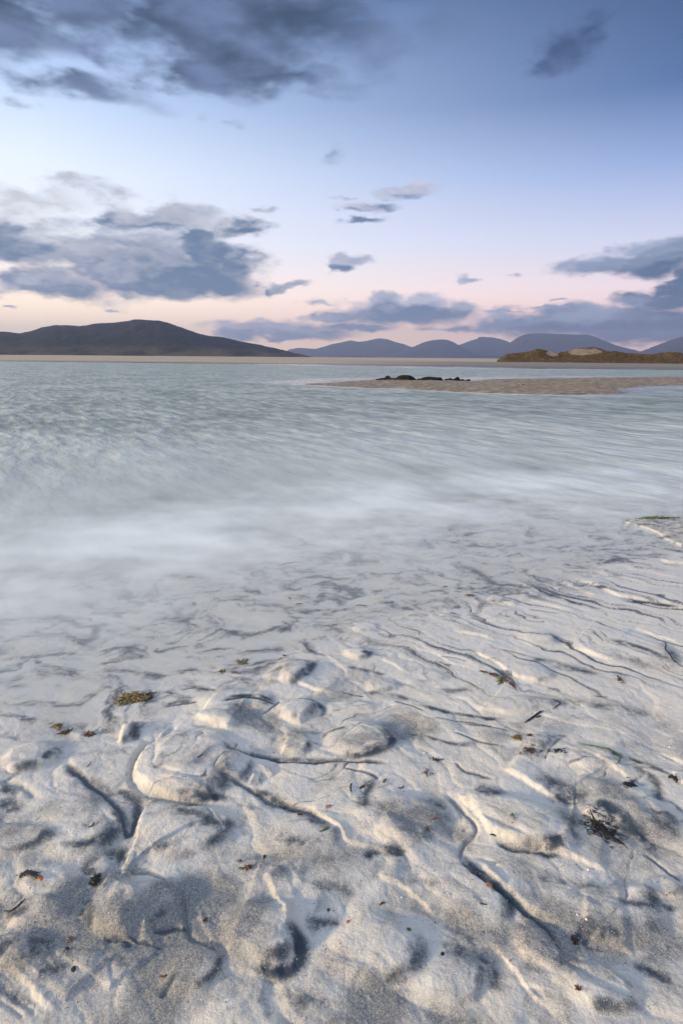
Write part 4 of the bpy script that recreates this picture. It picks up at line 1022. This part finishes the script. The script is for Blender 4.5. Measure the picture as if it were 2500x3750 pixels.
ribbon('seaweed_scrap', 'small dark speck of weed above the sickle shaped scrap', 'seaweed', 2, [(470, 374), (478, 376), (488, 376)], .014, BLACK, lift=.016)
clump('seaweed_clump', 'blurred brown weed patch at the edge of the film, left of the thick lit bank', 'seaweed', 2, 588, 410, 22, 6, 20, .03, OLIVE, z_jit=.003)
k = clump('seaweed_clump', 'large olive brown seaweed bunch drifting in the shallows at left', 'seaweed', 1, 615, 885, 62, 26, 90, .055, OLIVE, z_jit=.003, ang=0.2)
vs, fs = frond_cluster(*size_at(1, 660, 882, 30, 14), 30, .05, ang=.3); under(k, 'brown_frond', vs, fs, BROWN)
clump('seaweed_clump', 'green seaweed wisp in the shallows right of the olive bunch', 'seaweed', 1, 1110, 715, 24, 8, 18, .05, OLIVE, ang=-.1)
clump('seaweed_scrap', 'tiny olive scrap just below the green wisp', 'seaweed', 1, 1020, 764, 12, 6, 10, .025, OLIVE)
clump('seaweed_scrap', 'tiny rusty scrap right of the olive one in the shallows', 'seaweed', 1, 1072, 767, 8, 6, 7, .022, PINK)
clump('seaweed_clump', 'upper left of three rusty weed smudges in the shallows', 'seaweed', 1, 265, 1012, 22, 10, 26, .03, OLIVE)
clump('seaweed_clump', 'middle of three rusty weed smudges in the shallows', 'seaweed', 1, 300, 1040, 18, 8, 22, .03, BROWN)
clump('seaweed_clump', 'right one of three rusty weed smudges in the shallows', 'seaweed', 1, 410, 1056, 18, 10, 26, .03, BROWN)
ribbon('seaweed_strand', 'pale hair thin curved strand under the misty water', 'seaweed', 1, [(1160, 297), (1156, 308), (1160, 318), (1170, 325)], .012, OLIVE, lift=.02)
ribbon('seaweed_scrap', 'purple brown weed streak under the misty water', 'seaweed', 1, [(1278, 274), (1310, 268), (1345, 258), (1372, 262)], .03, BROWN, lift=.028)
ribbon('seaweed_scrap', 'short red brown strand below the purple streak in the water', 'seaweed', 1, [(1325, 420), (1332, 426), (1338, 431)], .014, RED, lift=.015)
ribbon('seaweed_scrap', 'olive sliver in the shallow water beside the red brown strand', 'seaweed', 1, [(1355, 453), (1375, 451), (1392, 452)], .02, OLIVE, lift=.012)
ribbon('seaweed_scrap', 'dark comma shaped speck in the misty shallows at centre', 'seaweed', 1, [(888, 436), (892, 442), (895, 446)], .02, BLACK, lift=.012)
ribbon('seaweed_scrap', 'dark speck of weed in the shallows at far left', 'seaweed', 1, [(408, 508), (415, 510), (422, 511)], .02, BLACK, lift=.012)
ribbon('seaweed_scrap', 'black chip of weed beside the first mound out of the water', 'seaweed', 1, [(1298, 686), (1305, 688), (1312, 692)], .012, BLACK)
# green grass blade
ribbon('grass_blade', 'long green blade curling round on the sand at right', 'seagrass', 4, [(1078, 183), (1110, 195), (1150, 205), (1190, 216), (1225, 227), (1255, 243), (1270, 258), (1267, 280), (1253, 298)], .0065, GREEN, wav=.002, thick=.002)
# heap of black flakes
k = clump('seaweed_heap', 'big heap of black weed flakes in a hollow at the lower right', 'seaweed', 4, 1185, 588, 78, 60, 300, .012, BLACK, ang=-.72, z_jit=.0015)
vs, fs = ribbon_geo(vg(4, [(1128, 518), (1145, 545), (1170, 570), (1210, 610), (1260, 645), (1290, 662), (1310, 685)]), .006, wav=.003); under(k, 'stalk', vs, fs, BLACK)
vs, fs = ribbon_geo(vg(4, [(1175, 600), (1215, 622), (1255, 642), (1292, 660)]), .016, wav=.003); under(k, 'broad_leaf', vs, fs, BLACK)
clump('seaweed_heap', 'small heap of black flakes at the end of the lit ridge near the green blade', 'seaweed', 4, 1312, 390, 28, 34, 110, .012, BLACK, ang=-.9)
clump('seaweed_clump', 'olive weed clump on the sand left of the green blade', 'seaweed', 4, 802, 165, 18, 12, 44, .018, OLIVE, z_jit=.003)
clump('seaweed_clump', 'brown weed bits right beside the olive clump', 'seaweed', 4, 856, 157, 16, 10, 16, .015, BROWN)
clump('weed_litter', 'scatter of brown weed bits on the sand below the olive clump', 'seaweed', 4, 860, 225, 60, 28, 60, .013, BROWN)
clump('weed_litter', 'dark weed fragments near the left end of the green blade', 'seaweed', 4, 985, 230, 40, 14, 36, .014, BLACK)
clump('weed_litter', 'reddish weed bits scattered on the centre sand', 'seaweed', 4, 425, 255, 32, 10, 22, .013, BROWN)
clump('weed_litter', 'few dark weed bits under the reddish scatter', 'seaweed', 4, 388, 315, 24, 26, 22, .011, BROWN)
ribbon('dead_leaf', 'dark folded leaf lying near the right edge', 'leaf', 4, [(1492, 352), (1512, 350), (1522, 358), (1530, 376)], .018, BLACK, wav=.006)
ribbon('seaweed_strand', 'orange brown curl lying alone on grey sand right of centre', 'seaweed', 4, [(404, 566), (412, 553), (430, 546), (452, 544)], .005, PINK)
clump('seaweed_scrap', 'bright green scrap on the mound right of the lit scarp', 'seaweed', 4, 776, 565, 8, 16, 8, .014, GREEN)
ribbon('seaweed_strand', 'short black hook beside the curved dark channel', 'seaweed', 4, [(256, 388), (268, 391), (280, 386), (284, 376)], .005, BLACK)
ribbon('seaweed_strand', 'upright black curved strand left of the brown sliver', 'seaweed', 4, [(48, 374), (42, 384), (42, 402), (45, 420)], .006, BLACK)
ribbon('seaweed_scrap', 'brown sliver left of the curved dark channel', 'seaweed', 4, [(82, 394), (94, 386), (105, 378)], .010, BROWN)
ribbon('seaweed_scrap', 'small olive scrap at the top of the curved dark channel', 'seaweed', 4, [(190, 372), (196, 360), (203, 352)], .010, OLIVE)
ribbon('seaweed_scrap', 'tiny brown scrap under the orange brown curl', 'seaweed', 4, [(378, 594), (390, 600), (400, 604)], .008, BROWN)
ribbon('seaweed_scrap', 'black sliver at the foot of the long lit scarp', 'seaweed', 4, [(676, 622), (690, 625), (704, 632)], .007, BLACK)
# left foreground
k = ribbon('driftwood_twig', 'dark ragged twig with an orange tip at lower left', 'twig', 5, [(100, 128), (112, 116), (135, 112), (160, 124), (185, 136), (200, 142)], .014, BLACK, wav=.004, taper=(.5, .7))
vs, fs = ribbon_geo(vg(5, [(186, 133), (197, 142), (202, 152)]), .012, lift=.005, taper=(.8, .5)); under(k, 'orange_tip', vs, fs, ORANGE)
vs, fs = ribbon_geo(vg(5, [(115, 106), (135, 100), (160, 108), (180, 112), (200, 111)]), .007, wav=.003); under(k, 'side_branch', vs, fs, BLACK)
clump('seaweed_heap', 'small black weed clump beside the big sand mound at lower left', 'seaweed', 5, 445, 132, 20, 26, 70, .012, BLACK)
ribbon('seaweed_strand', 'black strand bent like a tick at the left edge', 'seaweed', 5, [(28, 270), (55, 276), (85, 264), (108, 248), (126, 230)], .007, BLACK)
clump('seaweed_scrap', 'small red brown scrap on the dark sand at lower left', 'seaweed', 5, 330, 416, 10, 12, 9, .012, RED)
ribbon('seaweed_scrap', 'dark upright scrap below the red brown one', 'seaweed', 5, [(352, 538), (346, 552), (346, 566)], .011, BLACK)
ribbon('seaweed_scrap', 'tiny dark chip between the red brown scrap and the upright one', 'seaweed', 5, [(308, 458), (318, 460), (327, 463)], .009, BLACK)
clump('seaweed_scrap', 'orange red weed curl above the long mound at centre', 'seaweed', 5, 1145, 78, 22, 8, 14, .016, RED)
ribbon('seaweed_scrap', 'yellow green sliver left of the orange red curl', 'seaweed', 5, [(1098, 74), (1110, 80), (1118, 86)], .009, GREEN)
clump('seaweed_scrap', 'tiny rusty scrap above the yellow green sliver', 'seaweed', 5, 1104, 45, 10, 8, 6, .012, RED)
ribbon('seaweed_scrap', 'black sliver standing above the long lit ridge', 'seaweed', 5, [(1216, 10), (1215, 22), (1213, 34)], .008, BLACK)
ribbon('seaweed_strand', 'short red strand on the sand at the bottom centre', 'seaweed', 5, [(736, 572), (755, 577), (772, 572)], .005, RED)
clump('seaweed_scrap', 'red scrap on the rim left of the long mound', 'seaweed', 5, 946, 316, 7, 10, 7, .011, RED)
ribbon('seaweed_scrap', 'red speck on the far right of the long mound', 'seaweed', 5, [(1502, 266), (1508, 268), (1515, 266)], .010, RED)
ribbon('seaweed_strand', 'fine brown stem on the mound at left of the stream', 'seaweed', 3, [(398, 280), (412, 268), (424, 252)], .004, BROWN)
ribbon('seaweed_strand', 'dark stem on the big left mound above its dark side', 'seaweed', 3, [(410, 578), (428, 572), (441, 557)], .005, BLACK)
ribbon('seaweed_scrap', 'orange scrap beside the lit ridge at centre', 'seaweed', 3, [(1494, 486), (1508, 483), (1522, 480)], .012, PINK)
ribbon('seaweed_scrap', 'dark red scrap left of the orange one', 'seaweed', 3, [(1366, 514), (1378, 510), (1390, 506)], .009, RED)
ribbon('seaweed_strand', 'short green strand at the edge of the dark hollow at centre', 'seaweed', 3, [(1468, 612), (1488, 604), (1510, 588)], .006, GREEN)
ribbon('seaweed_scrap', 'black stem on the upper part of the mound split by the stream', 'seaweed', 3, [(910, 268), (922, 260), (935, 252)], .004, BLACK)
# right foreground
clump('seaweed_heap', 'black weed knot at the end of the lit ridge at lower right', 'seaweed', 6, 1062, 422, 10, 22, 50, .012, BLACK)
clump('seaweed_scrap', 'dark red scrap near the bottom edge at right', 'seaweed', 6, 1066, 672, 14, 8, 10, .012, RED)
ribbon('seaweed_scrap', 'small black sliver near the bottom right of centre', 'seaweed', 6, [(455, 487), (460, 478), (466, 470)], .009, BLACK)
ribbon('seaweed_strand', 'red strand on the dark sand left of the thin lit ridge', 'seaweed', 6, [(172, 252), (185, 241), (200, 240)], .005, RED)
clump('seaweed_scrap', 'pinkish weed curl in the dark channel', 'seaweed', 6, 675, 178, 16, 12, 9, .014, PINK)
ribbon('seaweed_strand', 'fine dark stem below the pinkish curl', 'seaweed', 6, [(628, 262), (645, 265), (662, 269)], .004, BLACK)
ribbon('seaweed_scrap', 'green scrap on the pale sand left of the bottom centre', 'seaweed', 6, [(296, 380), (306, 380), (316, 377)], .010, GREEN)
ribbon('seaweed_scrap', 'orange scrap at the foot of the dark hollow', 'seaweed', 6, [(20, 332), (28, 334), (36, 332)], .010, ORANGE)
clump('seaweed_mat', 'green algae fringe along the far edge of the bank at right', 'seaweed', 2, 1430, 62, 110, 5, 160, .05, GREEN)

# shells
def shell(label, v, cx, cy, r):
    g = vg(v, [(cx, cy)])[0]; z = float(zat(g[0], g[1])[0]); bm = bmesh.new()
    for i in range(7):
        for j in range(9):
            th = i / 6 * math.pi * .5; ph = j / 9 * 6.283; rr_ = r * math.sin(th) * (1 + .08 * math.cos(5 * ph)) if i else 0
            bm.verts.new((rr_ * math.cos(ph), rr_ * .8 * math.sin(ph), r * .75 * math.cos(th)))
    bm.verts.ensure_lookup_table(); V_ = bm.verts
    for i in range(6):
        for j in range(9):
            a, b_, c, d = i * 9 + j, i * 9 + (j + 1) % 9, (i + 1) * 9 + (j + 1) % 9, (i + 1) * 9 + j
            bm.faces.new((V_[a], V_[d], V_[c], V_[b_]))
    bmesh.ops.remove_doubles(bm, verts=bm.verts, dist=1e-6); bmesh.ops.recalc_face_normals(bm, faces=bm.faces)
    me = bpy.data.meshes.new('shell_fragment'); bm.to_mesh(me); bm.free(); me.materials.append(SHELL)
    me.polygons.foreach_set('use_smooth', np.ones(len(me.polygons), bool))
    o = bpy.data.objects.new('shell_fragment', me); COL.objects.link(o); o.location = (g[0], g[1], z); o.rotation_euler = (rng.normal(0, .2), rng.normal(0, .2), rng.uniform(0, 6))
    tag(o, label, 'shell', 'white shell fragments on the sand')
shell('white shell fragment on the dark streaked sand near the right edge', 4, 1475, 258, 0.0044)
shell('white shell fragment above the reddish weed scatter', 4, 378, 220, 0.0050)
shell('cream shell fragment on the pale rise at lower right', 6, 1125, 96, 0.0050)
shell('left one of two small shell bits in the dark hollow at lower right', 6, 1071, 320, 0.0033)
shell('right one of two small shell bits in the dark hollow at lower right', 6, 1111, 349, 0.0039)
shell('shell bit below the thin lit ridge at the bottom centre', 6, 274, 215, 0.0033)
shell('shell bit on the sand beside the bright green scrap', 4, 936, 536, 0.0033)
shell('shell bit under the thin lit line at the right edge', 4, 1500, 196, 0.0044)

# countless flecks of weed and shell strewn over the sand
def flecks(name, label, n, mat, smin, smax, seed):
    r = np.random.default_rng(seed)
    px_ = r.uniform(-50, 2550, n); py_ = 2350 + 1450 * r.random(n) ** .8
    ok = py_ > np.interp(px_, SHORE[:, 0], SHORE[:, 1]) - 20; x, y = ground(px_[ok], py_[ok])
    cl_ = fbm(x * 2.5, y * 2.5, 3, .5, 401); kk = cl_ > r.uniform(-.7, .5, len(x)); x, y = x[kk], y[kk]; z = zat(x, y); vs, fs = [], []
    for i in range(len(x)):
        a = r.uniform(0, 6.28); L = r.uniform(smin, smax) * (1 + .3 * y[i]) / 2; w = L * r.uniform(.25, .7); ca, sa = math.cos(a), math.sin(a); k = len(vs)
        for (p, q, h) in ((-L, 0, .0005), (0, -w, .0012), (L, 0, .0008), (0, w, .0014), (0, 0, .003)):
            vs.append((x[i] + p * ca - q * sa, y[i] + p * sa + q * ca, z[i] + h))
        fs += [(k, k + 1, k + 4), (k + 1, k + 2, k + 4), (k + 2, k + 3, k + 4), (k + 3, k, k + 4)]
    tag(mesh_obj(name, vs, fs, mat, smooth=False), label, name.replace('_', ' '), kind='stuff')
flecks('weed_flecks', 'countless dark specks of weed strewn over the sand', 650, BLACK, .0018, .0045, 5)
flecks('brown_flecks', 'countless rusty specks of weed strewn over the sand', 220, BROWN, .002, .005, 6)
flecks('shell_grit', 'countless white shell grains strewn over the sand', 1500, SHELL, .0012, .0026, 7)

# ------------------------------------------------------------------ haze
hm = bpy.data.materials.new('sea_haze'); hm.use_nodes = True; t = NT(hm.node_tree)
vol = t.n('ShaderNodeVolumePrincipled'); out = t.n('ShaderNodeOutputMaterial'); t.t.links.new(vol.outputs[0], out.inputs['Volume'])
vol.inputs['Color'].default_value = (.56, .68, 1.0, 1); vol.inputs['Density'].default_value = 8.5e-5; vol.inputs['Anisotropy'].default_value = 0.45
zt = 820.0; x0, x1, y0, y1, z0 = -18500, 18500, -3500, 18500, -2.2
hv = [(x0, y0, z0), (x1, y0, z0), (x1, y1, z0), (x0, y1, z0), (x0, y0, zt), (x1, y0, zt), (x1, y1, zt), (x0, y1, zt)]
hz = mesh_obj('haze', hv, [(3, 2, 1, 0), (4, 5, 6, 7), (0, 1, 5, 4), (1, 2, 6, 5), (2, 3, 7, 6), (3, 0, 4, 7)], hm, smooth=False)
tag(hz, 'thin blue evening haze filling the air', 'haze', kind='stuff')
if False: print('triangles', sum(len(o.data.loop_triangles) or sum(len(p.vertices) - 2 for p in o.data.polygons) if len(o.data.polygons) < 50000 else len(o.data.polygons) * 2 for o in COL.objects if o.type == 'MESH'))
